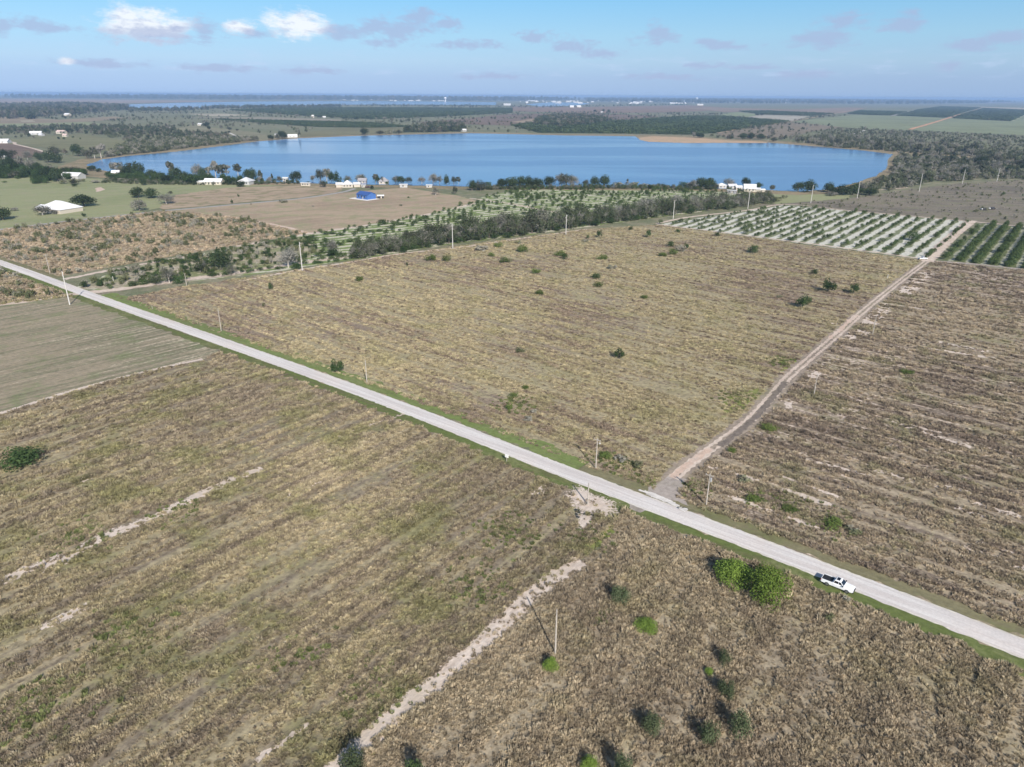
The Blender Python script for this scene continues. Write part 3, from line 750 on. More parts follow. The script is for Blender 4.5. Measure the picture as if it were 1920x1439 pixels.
strip('road', [(-200, 252), (0, 265), (30, 272), (60, 279), (90, 288), (110, 295)], 0, 5.5, 0.7, m_sand, 0.5, 10)
strip('farm_track', [(1600, 252), (1612, 249), (1622, 245)], 0, 5, 0.8, m_white, 1, 5)
strip('farm_track', [(430, 250), (445, 257), (452, 259)], 0, 6, 0.8, m_white, 1, 5)
strip('farm_track', [(300, 237), (320, 240)], 0, 9, 0.8, m_white, 1, 5)
strip('farm_track', [(1640, 357), (1700, 352), (1660, 350)], 0, 3, 0.09, m_sand, 1, 5)
#@@VEG
# ------------------------------------------------------------------ plant meshes
def rand_dirs(n, rng):
    v = rng.normal(size=(n, 3)); return v / np.linalg.norm(v, axis=1)[:, None]


def leaf_quads(C, Nrm, size, rng, asp=1.0):
    n = len(C)
    a = np.cross(Nrm, rand_dirs(n, rng)); a /= np.linalg.norm(a, axis=1)[:, None] + 1e-9
    b = np.cross(Nrm, a)
    s = (size * rng.uniform(0.6, 1.35, n))[:, None]
    V = np.stack([C - a * s - b * s * asp * .6, C + a * s * .7 - b * s * asp, C + a * s + b * s * asp * .6, C - a * s * .5 + b * s * asp], 1).reshape(-1, 3)
    F = np.arange(4 * n).reshape(-1, 4)
    return V, F


def crown_mesh(name, m, seed, nl=14, nf=900, fs=0.035, z0=0.15, shape='dome', tightness=0.9, low=0.0):
    """crown of leaf clumps filling -.5...5 across and z0..1 high"""
    rng = np.random.default_rng(seed)
    Cs, Ns = [], []
    H = 1 - z0
    for i in range(nl):
        d = rand_dirs(1, rng)[0]; k = rng.uniform(0.25, 0.72)
        if shape == 'dome': d[2] = abs(d[2]) * 0.9 - 0.15
        c = d * k
        if shape == 'tall': c = np.array([d[0] * .45, d[1] * .45, rng.uniform(-.85, .8)])
        if shape == 'flat': c[2] *= 0.5
        r = rng.uniform(0.26, 0.46) * (1.15 - k * .5)
        if shape == 'tall': r = rng.uniform(.3, .5) * (1 - abs(c[2]) * .35)
        n = max(6, int(nf / nl * (r / 0.35) ** 2))
        dd = rand_dirs(n, rng)
        rad = r * (1 - rng.random(n) ** 2 * (1 - tightness) * 1.8)
        rad *= 1 + 0.22 * np.sin(dd[:, 0] * 7 + seed) * np.cos(dd[:, 1] * 6 + i)
        Cs.append(c + dd * rad[:, None] * [1, 1, 0.85]); Ns.append(dd + rand_dirs(n, rng) * 0.75)
    C = np.concatenate(Cs); N = np.concatenate(Ns); N /= np.linalg.norm(N, axis=1)[:, None]
    mn, mx = C.min(0), C.max(0)
    C = (C - mn) / (mx - mn); C[:, :2] -= 0.5; C[:, 2] = z0 + C[:, 2] * H
    V, F = leaf_quads(C, N, fs, rng)
    return mesh_from(name, V, F, m)


def trunk_mesh(name, m, seed, top=0.6, r=0.035, limbs=4, spread=0.3):
    rng = np.random.default_rng(seed); mb = MB()
    h = top * 0.55
    k = rng.normal(0, .015, 2)
    mb.tube((0, 0, -0.03), (k[0], k[1], h), r, r * .7, 7)
    for i in range(limbs):
        t = 2 * math.pi * (i + rng.random() * .6) / limbs; e = spread * rng.uniform(.6, 1)
        mid = (k[0] + math.cos(t) * e * .45, k[1] + math.sin(t) * e * .45, h + (top - h) * .45)
        end = (math.cos(t) * e, math.sin(t) * e, top * rng.uniform(.95, 1.2))
        mb.tube((k[0], k[1], h * .85), mid, r * .6, r * .4, 5, cap=False); mb.tube(mid, end, r * .4, r * .12, 5, cap=False)
    return mb.mesh(name, m)


def twig_mesh(name, m, seed, n=70, r=0.006):
    """bare branching top of a thin-leaved tree"""
    rng = np.random.default_rng(seed); mb = MB()
    for i in range(n):
        t = rng.uniform(0, 6.283); e = rng.uniform(.1, .32); z = rng.uniform(.3, .6)
        p = np.array([math.cos(t) * e * .5, math.sin(t) * e * .5, z])
        q = p + np.array([math.cos(t) * rng.uniform(.1, .26), math.sin(t) * rng.uniform(.1, .26), rng.uniform(.1, .36)])
        mb.tube(p, q, r, r * .4, 3, cap=False)
    return mb.mesh(name, m)


m_bark = plain('bark', (0.17, 0.14, 0.115), 0.95, var=0.3, scale=4)
m_palebark = plain('pale_bark', (0.40, 0.37, 0.33), 0.95, var=0.2, scale=4)
m_twig = plain('grey_twigs', (0.24, 0.23, 0.205), 0.95, var=0.15)
L_OAK = leaf_mat('oak_leaves', (0.030, 0.048, 0.024), (0.062, 0.084, 0.038), scale=0.5)
L_OAK2 = leaf_mat('oak_leaves_mossy', (0.052, 0.066, 0.040), (0.110, 0.115, 0.075), grey=(0.20, 0.19, 0.165), kg=0.5, scale=0.5)
L_MOSS = leaf_mat('moss_grey', (0.105, 0.112, 0.080), (0.160, 0.160, 0.120), grey=(0.215, 0.21, 0.185), kg=0.8, scale=0.6)
L_HEDGE = leaf_mat('hedge_leaves', (0.054, 0.076, 0.036), (0.098, 0.116, 0.060), grey=(0.140, 0.138, 0.108), kg=0.32, scale=0.30)
L_CYP = leaf_mat('swamp_leaves', (0.085, 0.105, 0.058), (0.140, 0.152, 0.090), grey=(0.21, 0.20, 0.165), kg=0.5, scale=0.15)
L_BRT = leaf_mat('bright_leaves', (0.135, 0.200, 0.040), (0.215, 0.300, 0.066), scale=1.2, trans=0.3)
L_BSH = leaf_mat('bush_leaves', (0.085, 0.125, 0.032), (0.140, 0.175, 0.055), scale=0.8)
L_DRK = leaf_mat('dark_bush_leaves', (0.038, 0.066, 0.026), (0.070, 0.105, 0.038), scale=0.8)
L_BLU = leaf_mat('blue_green_leaves', (0.064, 0.086, 0.042), (0.112, 0.132, 0.070), scale=1.4)
L_CIT = leaf_mat('citrus_leaves', (0.055, 0.086, 0.032), (0.098, 0.132, 0.050), scale=0.5)
L_SCR = leaf_mat('scrub_leaves', (0.130, 0.145, 0.070), (0.190, 0.195, 0.105), grey=(0.26, 0.245, 0.20), kg=0.55, scale=0.2)
L_FAR = leaf_mat('far_leaves', (0.050, 0.068, 0.036), (0.085, 0.100, 0.055), grey=(0.13, 0.12, 0.095), kg=0.4, scale=0.03)
L_RUST = leaf_mat('rusty_leaves', (0.16, 0.12, 0.075), (0.13, 0.12, 0.07), scale=0.5)

PROTO = {}
def kind(key, leaf, bark, n=4, twigs=False, **kw):
    tr = dict(top=kw.pop('ttop', 0.55), r=kw.pop('tr', 0.035), limbs=kw.pop('limbs', 4), spread=kw.pop('spread', 0.3))
    PROTO[key] = [(trunk_mesh(key + '_trunk', bark, 50 + i, **tr), crown_mesh(key + '_crown', leaf, 100 + i * 7 + len(PROTO), **kw),
                   twig_mesh(key + '_twigs', m_twig, 9 + i) if twigs else None) for i in range(n)]
kind('oak', L_OAK, m_bark, nl=22, nf=2400, fs=0.022, z0=0.08, tightness=0.85)
kind('mossy', L_OAK2, m_bark, nl=20, nf=1700, fs=0.022, z0=0.10, tightness=0.7)
kind('grey', L_MOSS, m_palebark, twigs=True, nl=20, nf=1300, fs=0.020, z0=0.08, tightness=0.5, tr=0.04, limbs=6)
kind('hedge', L_HEDGE, m_bark, n=6, twigs=True, nl=20, nf=1500, fs=0.022, z0=0.02, tightness=0.6)
kind('tall', L_OAK2, m_palebark, nl=13, nf=900, fs=0.035, z0=0.35, shape='tall', ttop=0.8, tr=0.045)
kind('swamp', L_CYP, m_palebark, n=5, nl=12, nf=700, fs=0.030, z0=0.22, tightness=0.55, ttop=0.75, tr=0.03, limbs=5)
kind('young', L_DRK, m_bark, nl=10, nf=1300, fs=0.028, z0=0.12, tightness=0.8, ttop=0.6, tr=0.04)
kind('rusty', L_RUST, m_palebark, n=2, twigs=True, nl=12, nf=700, fs=0.028, z0=0.2, tightness=0.5)
BUSH = {k: [crown_mesh(k + '_bush', l, 300 + i * 3 + j * 31, **kw) for i in range(3)] for j, (k, l, kw) in enumerate((
    ('bright', L_BRT, dict(nl=26, nf=7000, fs=0.013, z0=-0.02, tightness=0.9)),
    ('green', L_BSH, dict(nl=14, nf=900, fs=0.032, z0=-0.05, shape='flat', tightness=0.7)),
    ('dark', L_DRK, dict(nl=12, nf=1500, fs=0.025, z0=-0.04, tightness=0.8)),
    ('blue', L_BLU, dict(nl=12, nf=2200, fs=0.020, z0=-0.03, tightness=0.8)),
    ('scrub', L_SCR, dict(nl=9, nf=240, fs=0.06, z0=-0.05, shape='flat', tightness=0.6)),
    ('citrus', L_CIT, dict(nl=9, nf=420, fs=0.045, z0=0.02, tightness=0.85)),
    ('brushy', L_HEDGE, dict(nl=9, nf=420, fs=0.042, z0=-0.03, tightness=0.6))))}


def tree(key, x, y, w, h, label, group=None, cat='tree', name=None, rz=None):
    i = random.randrange(len(PROTO[key])); tm, cm, wm = PROTO[key][i]
    root = empty(name or {'oak': 'oak_tree', 'mossy': 'oak_tree', 'grey': 'bare_tree', 'hedge': 'hedgerow_tree', 'tall': 'tall_tree', 'swamp': 'swamp_tree', 'young': 'young_tree', 'rusty': 'bare_tree'}[key], (x, y, 0), random.uniform(0, 6.28) if rz is None else rz)
    root.scale = (w, w * random.uniform(.85, 1.1), h)
    tag(root, label, cat, group)
    link(bpy.data.objects.new('trunk', tm), root); link(bpy.data.objects.new('crown', cm), root)
    if wm: link(bpy.data.objects.new('branches', wm), root)
    return root


def bush(key, x, y, w, h, label, group=None, cat='bush', name='bush'):
    o = bpy.data.objects.new(name, random.choice(BUSH[key])); link(o)
    o.location = (x, y, 0.05); o.rotation_euler = (0, 0, random.uniform(0, 6.28)); o.scale = (w, w * random.uniform(.85, 1.1), h)
    return tag(o, label, cat, group)


ORD = ['first', 'second', 'third', 'fourth', 'fifth', 'sixth', 'seventh', 'eighth', 'ninth', 'tenth', 'eleventh', 'twelfth', 'thirteenth', 'fourteenth', 'fifteenth', 'sixteenth']
LOOK = {'oak': 'dark round-crowned tree', 'mossy': 'grey-green spreading tree', 'grey': 'pale grey mossy tree', 'tall': 'tall narrow tree', 'swamp': 'thin pale-trunked tree',
        'young': 'small dark round tree', 'rusty': 'thin rust-brown tree', 'hedge': 'grey-green brushy tree', 'green': 'low spreading green bush', 'bright': 'bright green leafy bush', 'dark': 'dark green bush',
        'blue': 'dark grey-green bushy shrub', 'scrub': 'dull olive shrub', 'brushy': 'brushy grey-green shrub', 'citrus': 'small round dark shrub'}


def plant_row(anchor, items, group):
    """items: (kind, base x, base y, width px, height px)"""
    items = sorted(items, key=lambda q: q[1])
    cnt = {}
    tot = {}
    for it in items: tot[it[0]] = tot.get(it[0], 0) + 1
    for (k, bx, by, w, h) in items:
        cnt[k] = cnt.get(k, 0) + 1
        x, y = G(bx, by); s = mpp(bx, by)
        hh = hgt(bx, by, by - h * 0.97)
        lab = '%s %s%s' % (LOOK[k], anchor, '' if tot[k] == 1 else ', %s such from left' % ORD[cnt[k] - 1])
        if k in PROTO: tree(k, x, y, w * s * (0.90 if k == 'young' else 0.98), hh, lab, group)
        else: bush(k, x, y, w * s * 1.05, hh, lab, group)


# trees and bushes standing alone in the big dry field
plant_row('far right in the dry field', [('young', 1552, 548, 34, 28), ('young', 1600, 551, 23, 20), ('young', 1504, 578, 28, 27), ('dark', 1526, 515, 14, 11), ('scrub', 1462, 559, 12, 6)], 'trees standing in the dry field')
plant_row('alone in the middle of the dry field', [('young', 1161, 673, 25, 23)], 'trees standing in the dry field')
plant_row('beside the verge of the paved road', [('young', 632, 698, 32, 27)], 'trees standing in the dry field')
plant_row('near the top edge of the dry field', [('young', 1124, 446, 12, 17), ('young', 1215, 446, 13, 16), ('dark', 1182, 432, 9, 9), ('young', 1286, 468, 10, 14), ('dark', 1256, 463, 14, 12), ('dark', 1411, 475, 21, 16), ('dark', 1345, 443, 11, 9), ('dark', 1271, 436, 10, 8), ('dark', 1102, 448, 6, 8)], 'trees standing in the dry field')
plant_row('in the upper left of the dry field', [('dark', 508, 543, 10, 14), ('scrub', 494, 576, 6, 8), ('green', 675, 527, 19, 10), ('citrus', 763, 499, 5, 7)], 'bushes in the dry field')
plant_row('below the long hedgerow', [('green', 808, 489, 25, 13), ('green', 837, 490, 18, 12), ('scrub', 902, 470, 26, 11), ('green', 934, 464, 20, 10), ('green', 921, 481, 15, 8), ('green', 979, 473, 23, 15), ('green', 948, 493, 23, 12), ('scrub', 973, 457, 14, 6), ('scrub', 1097, 454, 12, 6)], 'bushes in the dry field')
plant_row('in the upper middle of the dry field', [('green', 1005, 513, 19, 10), ('green', 1050, 481, 24, 13), ('dark', 1059, 487, 12, 12), ('green', 1129, 487, 22, 10), ('green', 1012, 553, 17, 10), ('dark', 1116, 522, 22, 10), ('green', 1122, 538, 21, 10), ('scrub', 1147, 505, 17, 8), ('green', 1208, 560, 15, 7), ('scrub', 1275, 472, 20, 13), ('green', 1262, 478, 20, 12), ('green', 1243, 481, 19, 8)], 'bushes in the dry field')
plant_row('in the weeds of the lower dry field', [('scrub', 975, 661, 20, 8), ('green', 985, 730, 14, 8), ('green', 963, 745, 20, 8), ('green', 955, 768, 18, 10), ('scrub', 990, 790, 20, 8), ('scrub', 1000, 775, 12, 8), ('green', 1135, 858, 26, 10), ('scrub', 1165, 866, 26, 10), ('scrub', 1195, 876, 24, 10)], 'bushes in the dry field')
plant_row('beside the paved road near the parked pickup', [('bright', 1372, 1090, 78, 44), ('bright', 1440, 1121, 92, 58)], 'bright bushes beside the road')
plant_row('at the left edge of the picture', [('dark', 38, 876, 74, 30)], 'lone bushes')
plant_row('in the brown weeds below the road', [('blue', 1163, 1130, 36, 30), ('bright', 1212, 1180, 46, 16), ('blue', 1222, 1374, 40, 36), ('blue', 1330, 1392, 42, 36), ('blue', 1386, 1380, 44, 44), ('blue', 1359, 1307, 36, 30), ('blue', 1356, 1243, 30, 22), ('bright', 1329, 1264, 18, 12)], 'shrubs in the brown weeds')
plant_row('at the foot of the nearest utility pole', [('bright', 1032, 1256, 32, 24)], 'shrubs in the brown weeds')
plant_row('at the bottom edge of the picture', [('blue', 662, 1458, 52, 50), ('bright', 1105, 1440, 38, 20), ('blue', 1168, 1462, 44, 46), ('dark', 778, 1475, 40, 44)], 'shrubs in the brown weeds')
plant_row('behind the parked pickup', [('scrub', 1587, 1128, 16, 10), ('scrub', 1555, 1164, 20, 10)], 'shrubs in the brown weeds')
plant_row('in the weeds right of the dirt road', [('green', 1440, 805, 30, 8), ('scrub', 1395, 905, 26, 10), ('green', 1415, 940, 34, 8), ('green', 1480, 958, 34, 8), ('green', 1560, 985, 46, 10), ('scrub', 1600, 1000, 30, 10), ('green', 1372, 848, 18, 8), ('green', 1700, 700, 26, 6)], 'bushes right of the dirt road')
# hedgerow
plant_row('at the left end of the hedgerow', [('hedge', 292, 534, 26, 22), ('grey', 318, 531, 36, 34), ('dark', 336, 532, 24, 18), ('hedge', 378, 511, 38, 25), ('oak', 414, 505, 46, 42), ('hedge', 434, 516, 26, 26), ('grey', 541, 502, 46, 42), ('dark', 556, 505, 20, 14), ('grey', 624, 478, 28, 34), ('dark', 622, 481, 26, 14)], 'trees at the left end of the hedgerow')
hl = [(664, 484), (735, 475), (800, 462), (850, 456), (900, 449), (960, 443), (1000, 438), (1060, 430), (1100, 425), (1150, 416), (1200, 410), (1250, 403), (1300, 398), (1350, 393), (1400, 386), (1455, 379)]
hh_ = [32, 34, 40, 44, 46, 48, 46, 44, 42, 42, 40, 36, 32, 30, 26, 14]
bx = 664.0; hcnt = {}
SEG = [(700, 'at the left end of'), (849, 'left of the second tall pole of'), (955, 'just right of the second tall pole of'), (1061, 'just left of the third tall pole of'), (1160, 'just right of the third tall pole of'), (1262, 'just left of the fourth tall pole of'), (1350, 'just right of the fourth tall pole of'), (1500, 'at the low right end of')]
HK = {'hedge': 'brushy', 'mossy': 'leafy', 'grey': 'bare grey'}
while bx < 1455:
    by = np.interp(bx, [p[0] for p in hl], [p[1] for p in hl]); hh = np.interp(bx, [p[0] for p in hl], hh_) * random.uniform(.68, 1.05)
    for row in (0, 1):
        x_, y_ = bx + random.uniform(-4, 4), by - row * 5 + random.uniform(-1.5, 1)
        s = mpp(x_, y_); wpx = hh * random.uniform(.8, 1.1)
        X, Y = G(x_, y_)
        kd = random.choice(['hedge'] * 7 + ['mossy', 'mossy', 'grey'])
        seg = next(n_ for lim, n_ in SEG if bx < lim); kk = (kd, row, seg); hcnt[kk] = hcnt.get(kk, 0) + 1
        tree(kd, X, Y, wpx * s, hgt(x_, y_, y_ - hh * (0.8 if row == 0 else 1.0)), '%s %s %s row %s the hedgerow' % (ORD[hcnt[kk] - 1], HK[kd], 'front' if row == 0 else 'back', seg), 'trees of the long hedgerow', name='hedgerow_tree')
    if random.random() < .5:
        x_, y_ = bx + random.uniform(-6, 6), by + 2; X, Y = G(x_, y_)
        bush(random.choice(['dark', 'brushy', 'brushy']), X, Y, 18 * mpp(x_, y_), 4.0, 'low leafy bush at the foot of the long hedgerow', 'bushes at the foot of the hedgerow')
    bx += hh * 0.42
# lake shore, left to right
plant_row('in the left corner by the lake', [('oak', 8, 300, 24, 22), ('mossy', 24, 299, 24, 20), ('grey', 52, 300, 22, 20), ('oak', 74, 301, 18, 18), ('oak', 92, 305, 26, 24), ('oak', 107, 306, 26, 22), ('mossy', 104, 292, 24, 20), ('rusty', 122, 291, 14, 14),
          ('oak', 147, 293, 30, 26), ('mossy', 163, 298, 22, 20), ('tall', 178, 298, 16, 24), ('tall', 190, 297, 20, 28), ('mossy', 228, 285, 16, 12), ('scrub', 212, 286, 14, 10), ('scrub', 244, 285, 16, 8)], 'trees in the left corner by the lake')
plant_row('in the dark pasture-side wood', [('oak', 8, 318, 26, 24), ('oak', 20, 322, 30, 28), ('mossy', 38, 320, 30, 30), ('oak', 44, 332, 26, 18), ('mossy', 60, 322, 26, 26), ('oak', 72, 326, 28, 24), ('oak', 20, 312, 24, 20), ('oak', 84, 330, 20, 16), ('mossy', 30, 334, 30, 16)], 'trees of the dark wood beside the pasture')
plant_row('behind the long white barn', [('oak', 92, 338, 28, 26), ('oak', 108, 341, 28, 28), ('oak', 124, 326, 28, 14), ('mossy', 142, 325, 24, 14), ('oak', 100, 334, 30, 24), ('oak', 155, 327, 16, 10)], 'trees behind the long barn')
plant_row('in front of the long white barn', [('mossy', 138, 347, 22, 14), ('scrub', 118, 345, 16, 9), ('dark', 140, 350, 10, 5), ('scrub', 154, 341, 14, 6)], 'bushes in front of the long barn')
plant_row('at the left end of the shore', [('oak', 172, 321, 18, 12), ('oak', 186, 323, 14, 8), ('mossy', 212, 322, 14, 20), ('tall', 227, 331, 22, 28), ('oak', 240, 334, 24, 28), ('tall', 244, 330, 14, 26), ('oak', 262, 330, 28, 30), ('mossy', 204, 333, 16, 12)], 'trees on the near lake shore')
plant_row('in the shore wood by the bungalow', [('oak', 284, 336, 26, 20), ('oak', 303, 338, 22, 17), ('tall', 322, 332, 18, 30), ('oak', 332, 338, 30, 26), ('oak', 350, 341, 30, 22), ('mossy', 372, 335, 24, 32), ('oak', 384, 338, 24, 26), ('tall', 392, 338, 10, 26), ('dark', 360, 346, 34, 20), ('oak', 316, 342, 28, 16), ('dark', 380, 344, 26, 14)], 'trees of the shore wood')
plant_row('between bungalow and hip-roofed house', [('tall', 405, 334, 20, 34), ('tall', 415, 336, 16, 28), ('tall', 426, 335, 15, 28), ('dark', 432, 346, 28, 14), ('tall', 447, 332, 16, 25)], 'trees on the near lake shore')
plant_row('round the hip-roofed house', [('oak', 452, 351, 18, 13), ('oak', 466, 337, 22, 22), ('oak', 476, 339, 18, 26), ('tall', 489, 340, 12, 22), ('mossy', 488, 343, 14, 14)], 'trees round the hip-roofed house')
plant_row('by the white shed on the shore', [('mossy', 506, 344, 13, 14), ('tall', 511, 341, 6, 16), ('mossy', 525, 343, 13, 14), ('oak', 556, 342, 31, 23)], 'trees by the white shed')
plant_row('on the shore behind the white trailer', [('mossy', 587, 340, 13, 12), ('mossy', 601, 341, 24, 26), ('tall', 613, 341, 16, 25), ('dark', 630, 342, 26, 24), ('mossy', 605, 352, 16, 15), ('oak', 622, 341, 16, 20)], 'trees on the near lake shore')
plant_row('on the shore behind the blue building', [('grey', 652, 342, 22, 14), ('mossy', 676, 343, 24, 18), ('tall', 704, 344, 12, 18), ('mossy', 718, 345, 14, 15), ('oak', 708, 344, 12, 16), ('oak', 698, 355, 9, 8)], 'trees on the near lake shore')
plant_row('in the middle of the near shore', [('mossy', 742, 343, 18, 15), ('oak', 752, 345, 22, 16), ('mossy', 767, 344, 16, 14), ('rusty', 791, 345, 18, 15), ('mossy', 812, 345, 20, 21), ('grey', 824, 345, 16, 18), ('oak', 838, 348, 16, 22), ('mossy', 851, 346, 14, 16), ('tall', 860, 346, 10, 15)], 'trees on the near lake shore')
plant_row('in the brown field before the shore', [('grey', 817, 366, 18, 17), ('mossy', 853, 364, 12, 17), ('oak', 885, 358, 22, 22), ('mossy', 901, 358, 24, 23), ('citrus', 766, 372, 5, 4), ('scrub', 752, 387, 7, 4), ('scrub', 531, 380, 17, 5), ('young', 435, 382, 6, 9), ('young', 447, 370, 5, 7), ('scrub', 587, 389, 5, 4), ('scrub', 471, 384, 5, 4)], 'trees in the brown field')
plant_row('in the dark clump above the orchard', [('oak', 942, 353, 26, 20), ('oak', 958, 354, 30, 25), ('oak', 975, 354, 30, 26), ('oak', 992, 352, 26, 24), ('oak', 1010, 350, 22, 18), ('oak', 1030, 349, 26, 20), ('rusty', 1050, 349, 26, 27), ('mossy', 1062, 350, 32, 26), ('mossy', 1076, 350, 22, 22), ('oak', 1000, 353, 30, 16)], 'trees at the head of the orchard')
plant_row('right of the dark clump on the shore', [('mossy', 1098, 350, 16, 14), ('oak', 1116, 349, 22, 20), ('oak', 1132, 349, 26, 23), ('scrub', 1160, 349, 20, 8), ('scrub', 1185, 350, 26, 9), ('scrub', 1210, 351, 20, 7), ('scrub', 1240, 353, 16, 5), ('tall', 1176, 349, 4, 14)], 'trees on the near lake shore')
plant_row('by the right shore farmhouse', [('dark', 1282, 352, 20, 12), ('mossy', 1298, 354, 26, 18), ('oak', 1316, 354, 30, 24), ('oak', 1330, 355, 26, 24), ('mossy', 1341, 355, 18, 12), ('grey', 1368, 352, 30, 20), ('oak', 1397, 350, 22, 19), ('oak', 1422, 354, 18, 13), ('tall', 1447, 361, 11, 14), ('scrub', 1366, 358, 10, 8)], 'trees round the farmhouse')
plant_row('on the right shore by the tall poles', [('oak', 1496, 360, 26, 20), ('oak', 1514, 361, 34, 26), ('oak', 1552, 361, 28, 21), ('oak', 1578, 366, 34, 22), ('oak', 1598, 366, 30, 24), ('oak', 1563, 366, 24, 16), ('oak', 1630, 367, 30, 16), ('dark', 1612, 364, 26, 12), ('mossy', 1560, 368, 20, 10)], 'trees on the right shore')
plant_row('in the far right rough field', [('scrub', 1470, 372, 12, 6), ('scrub', 1455, 377, 26, 8), ('citrus', 1680, 372, 5, 4), ('citrus', 1710, 367, 6, 4), ('scrub', 1761, 372, 6, 4), ('citrus', 1795, 354, 5, 4), ('citrus', 1841, 367, 6, 3), ('citrus', 1881, 366, 7, 5), ('citrus', 1917, 369, 4, 6), ('scrub', 1663, 378, 6, 4)], 'bushes in the far right rough field')
plant_row('in the pasture beside the big white roof', [('oak', 158, 388, 48, 27), ('grey', 80, 404, 40, 21), ('grey', 104, 402, 18, 9), ('oak', 6, 413, 40, 26), ('mossy', 28, 396, 14, 8), ('young', 157, 407, 9, 9), ('scrub', 107, 421, 12, 5)], 'trees round the big white roof')
plant_row('in the tree group at the pasture edge', [('oak', 260, 371, 32, 22), ('oak', 286, 372, 30, 21), ('grey', 312, 383, 38, 22), ('mossy', 262, 396, 36, 26), ('mossy', 320, 364, 10, 6), ('oak', 268, 348, 17, 16)], 'trees at the pasture edge')
plant_row('dotted on the left pasture', [('citrus', 4, 335, 8, 6), ('citrus', 14, 335, 7, 8), ('citrus', 33, 336, 10, 6), ('citrus', 46, 333, 9, 6), ('citrus', 58, 334, 9, 6), ('citrus', 69, 338, 12, 8), ('citrus', 9, 343, 8, 4), ('scrub', 222, 340, 14, 6), ('scrub', 238, 342, 18, 7), ('scrub', 200, 342, 20, 6), ('scrub', 182, 343, 20, 5)], 'bushes on the left pasture')
# far bank
plant_row('on the far bank of the lake', [('oak', 508, 262, 14, 10), ('mossy', 520, 262, 10, 14), ('oak', 530, 261, 20, 17), ('tall', 562, 260, 5, 17), ('oak', 684, 253, 19, 14), ('mossy', 712, 252, 18, 8), ('mossy', 748, 252, 14, 10), ('scrub', 728, 252, 14, 6), ('mossy', 480, 265, 14, 12)], 'trees on the far bank')
plant_row('on the far bank right of the sand spit', [('oak', 1312, 259, 18, 11), ('mossy', 1300, 258, 10, 12), ('oak', 1370, 261, 13, 8), ('oak', 1392, 262, 20, 14), ('oak', 1408, 262, 20, 15), ('oak', 1426, 263, 20, 14), ('tall', 1440, 265, 8, 12), ('mossy', 1450, 266, 14, 10)], 'trees on the far bank')
plant_row('among the left far farmhouses', [('oak', 55, 257, 7, 9), ('oak', 130, 250, 20, 10), ('oak', 88, 250, 14, 10), ('oak', 110, 262, 6, 6), ('mossy', 30, 259, 5, 5), ('mossy', 63, 259, 6, 5), ('citrus', 120, 262, 5, 5), ('citrus', 137, 259, 5, 4), ('citrus', 151, 262, 4, 4)], 'trees among the left far farmhouses')
plant_row('round the far left white house', [('oak', 386, 238, 13, 9), ('oak', 392, 243, 8, 7), ('mossy', 415, 242, 8, 8), ('mossy', 430, 244, 12, 6), ('mossy', 445, 246, 8, 5), ('oak', 393, 257, 18, 10), ('oak', 404, 262, 22, 10), ('rusty', 416, 260, 14, 9), ('rusty', 425, 257, 12, 8), ('oak', 475, 262, 10, 8)], 'trees round the far left white house')
plant_row('in the line across the far fields', [('mossy', 556, 219, 10, 5), ('mossy', 600, 221, 10, 5), ('oak', 622, 222, 10, 5), ('oak', 647, 224, 14, 6), ('oak', 668, 225, 12, 7), ('oak', 689, 223, 8, 7), ('oak', 697, 225, 10, 6), ('oak', 708, 223, 9, 6), ('mossy', 722, 224, 8, 5), ('oak', 1115, 211, 6, 6), ('oak', 1131, 210, 6, 6), ('oak', 1141, 212, 7, 7), ('oak', 1420, 217, 9, 5), ('oak', 1429, 217, 8, 5)], 'trees across the far fields')

# countable forest: the far right bank and the point of land
FOR1 = [G(*p) for p in [(1470, 267), (1540, 273), (1620, 280), (1740, 288.5), (1880, 297), (1880, 288), (1740, 276), (1620, 266), (1540, 262), (1478, 262)]]
FOR2 = [G(*p) for p in [(1612, 352), (1666, 334), (1676, 318), (1668, 302), (1690, 292), (1760, 296), (1925, 306), (1925, 335), (1860, 334), (1750, 341), (1690, 352), (1640, 362), (1590, 366)]]
def fill(poly, n, mind):
    P = np.array(poly); out = []
    lo, hi = P.min(0), P.max(0); tries = 0
    while len(out) < n and tries < n * 60:
        q = np.array([random.uniform(lo[0], hi[0]), random.uniform(lo[1], hi[1])]); tries += 1
        if in_poly(q[None], poly)[0] and all(abs(q[0] - o[0]) + abs(q[1] - o[1]) > mind for o in out): out.append(q)
    return out
fc = {}
def nth(*key):
    fc[key] = fc.get(key, 0) + 1
    return fc[key]
for q in sorted(fill(FOR1, 150, 11), key=lambda q: math.atan2(q[0], q[1])):
    k = random.choice(['swamp', 'swamp', 'swamp', 'mossy', 'tall']); h = random.uniform(10, 15)
    sg = 'left end' if q[0] < 480 else 'middle' if q[0] < 640 else 'right half'
    tree(k, q[0], q[1], random.uniform(9, 15), h, '%s %s in the far right bank wood, %s' % ('broad' if h < 12 else 'high', LOOK[k], sg), 'trees of the far right bank wood')
for q in sorted(fill(FOR2, 145, 9), key=lambda q: math.atan2(q[0], q[1])):
    k = random.choice(['swamp', 'swamp', 'mossy', 'mossy', 'oak', 'grey']); h = random.uniform(5, 10.5)
    tree(k, q[0], q[1], random.uniform(8, 14), h, '%s %s in the swampy wood, %s' % ('low' if h < 7.5 else 'taller', LOOK[k], 'by the water' if q[0] < 470 else 'behind the tall poles' if q[1] < 1000 else 'towards the far bank'), 'trees of the swampy wood')

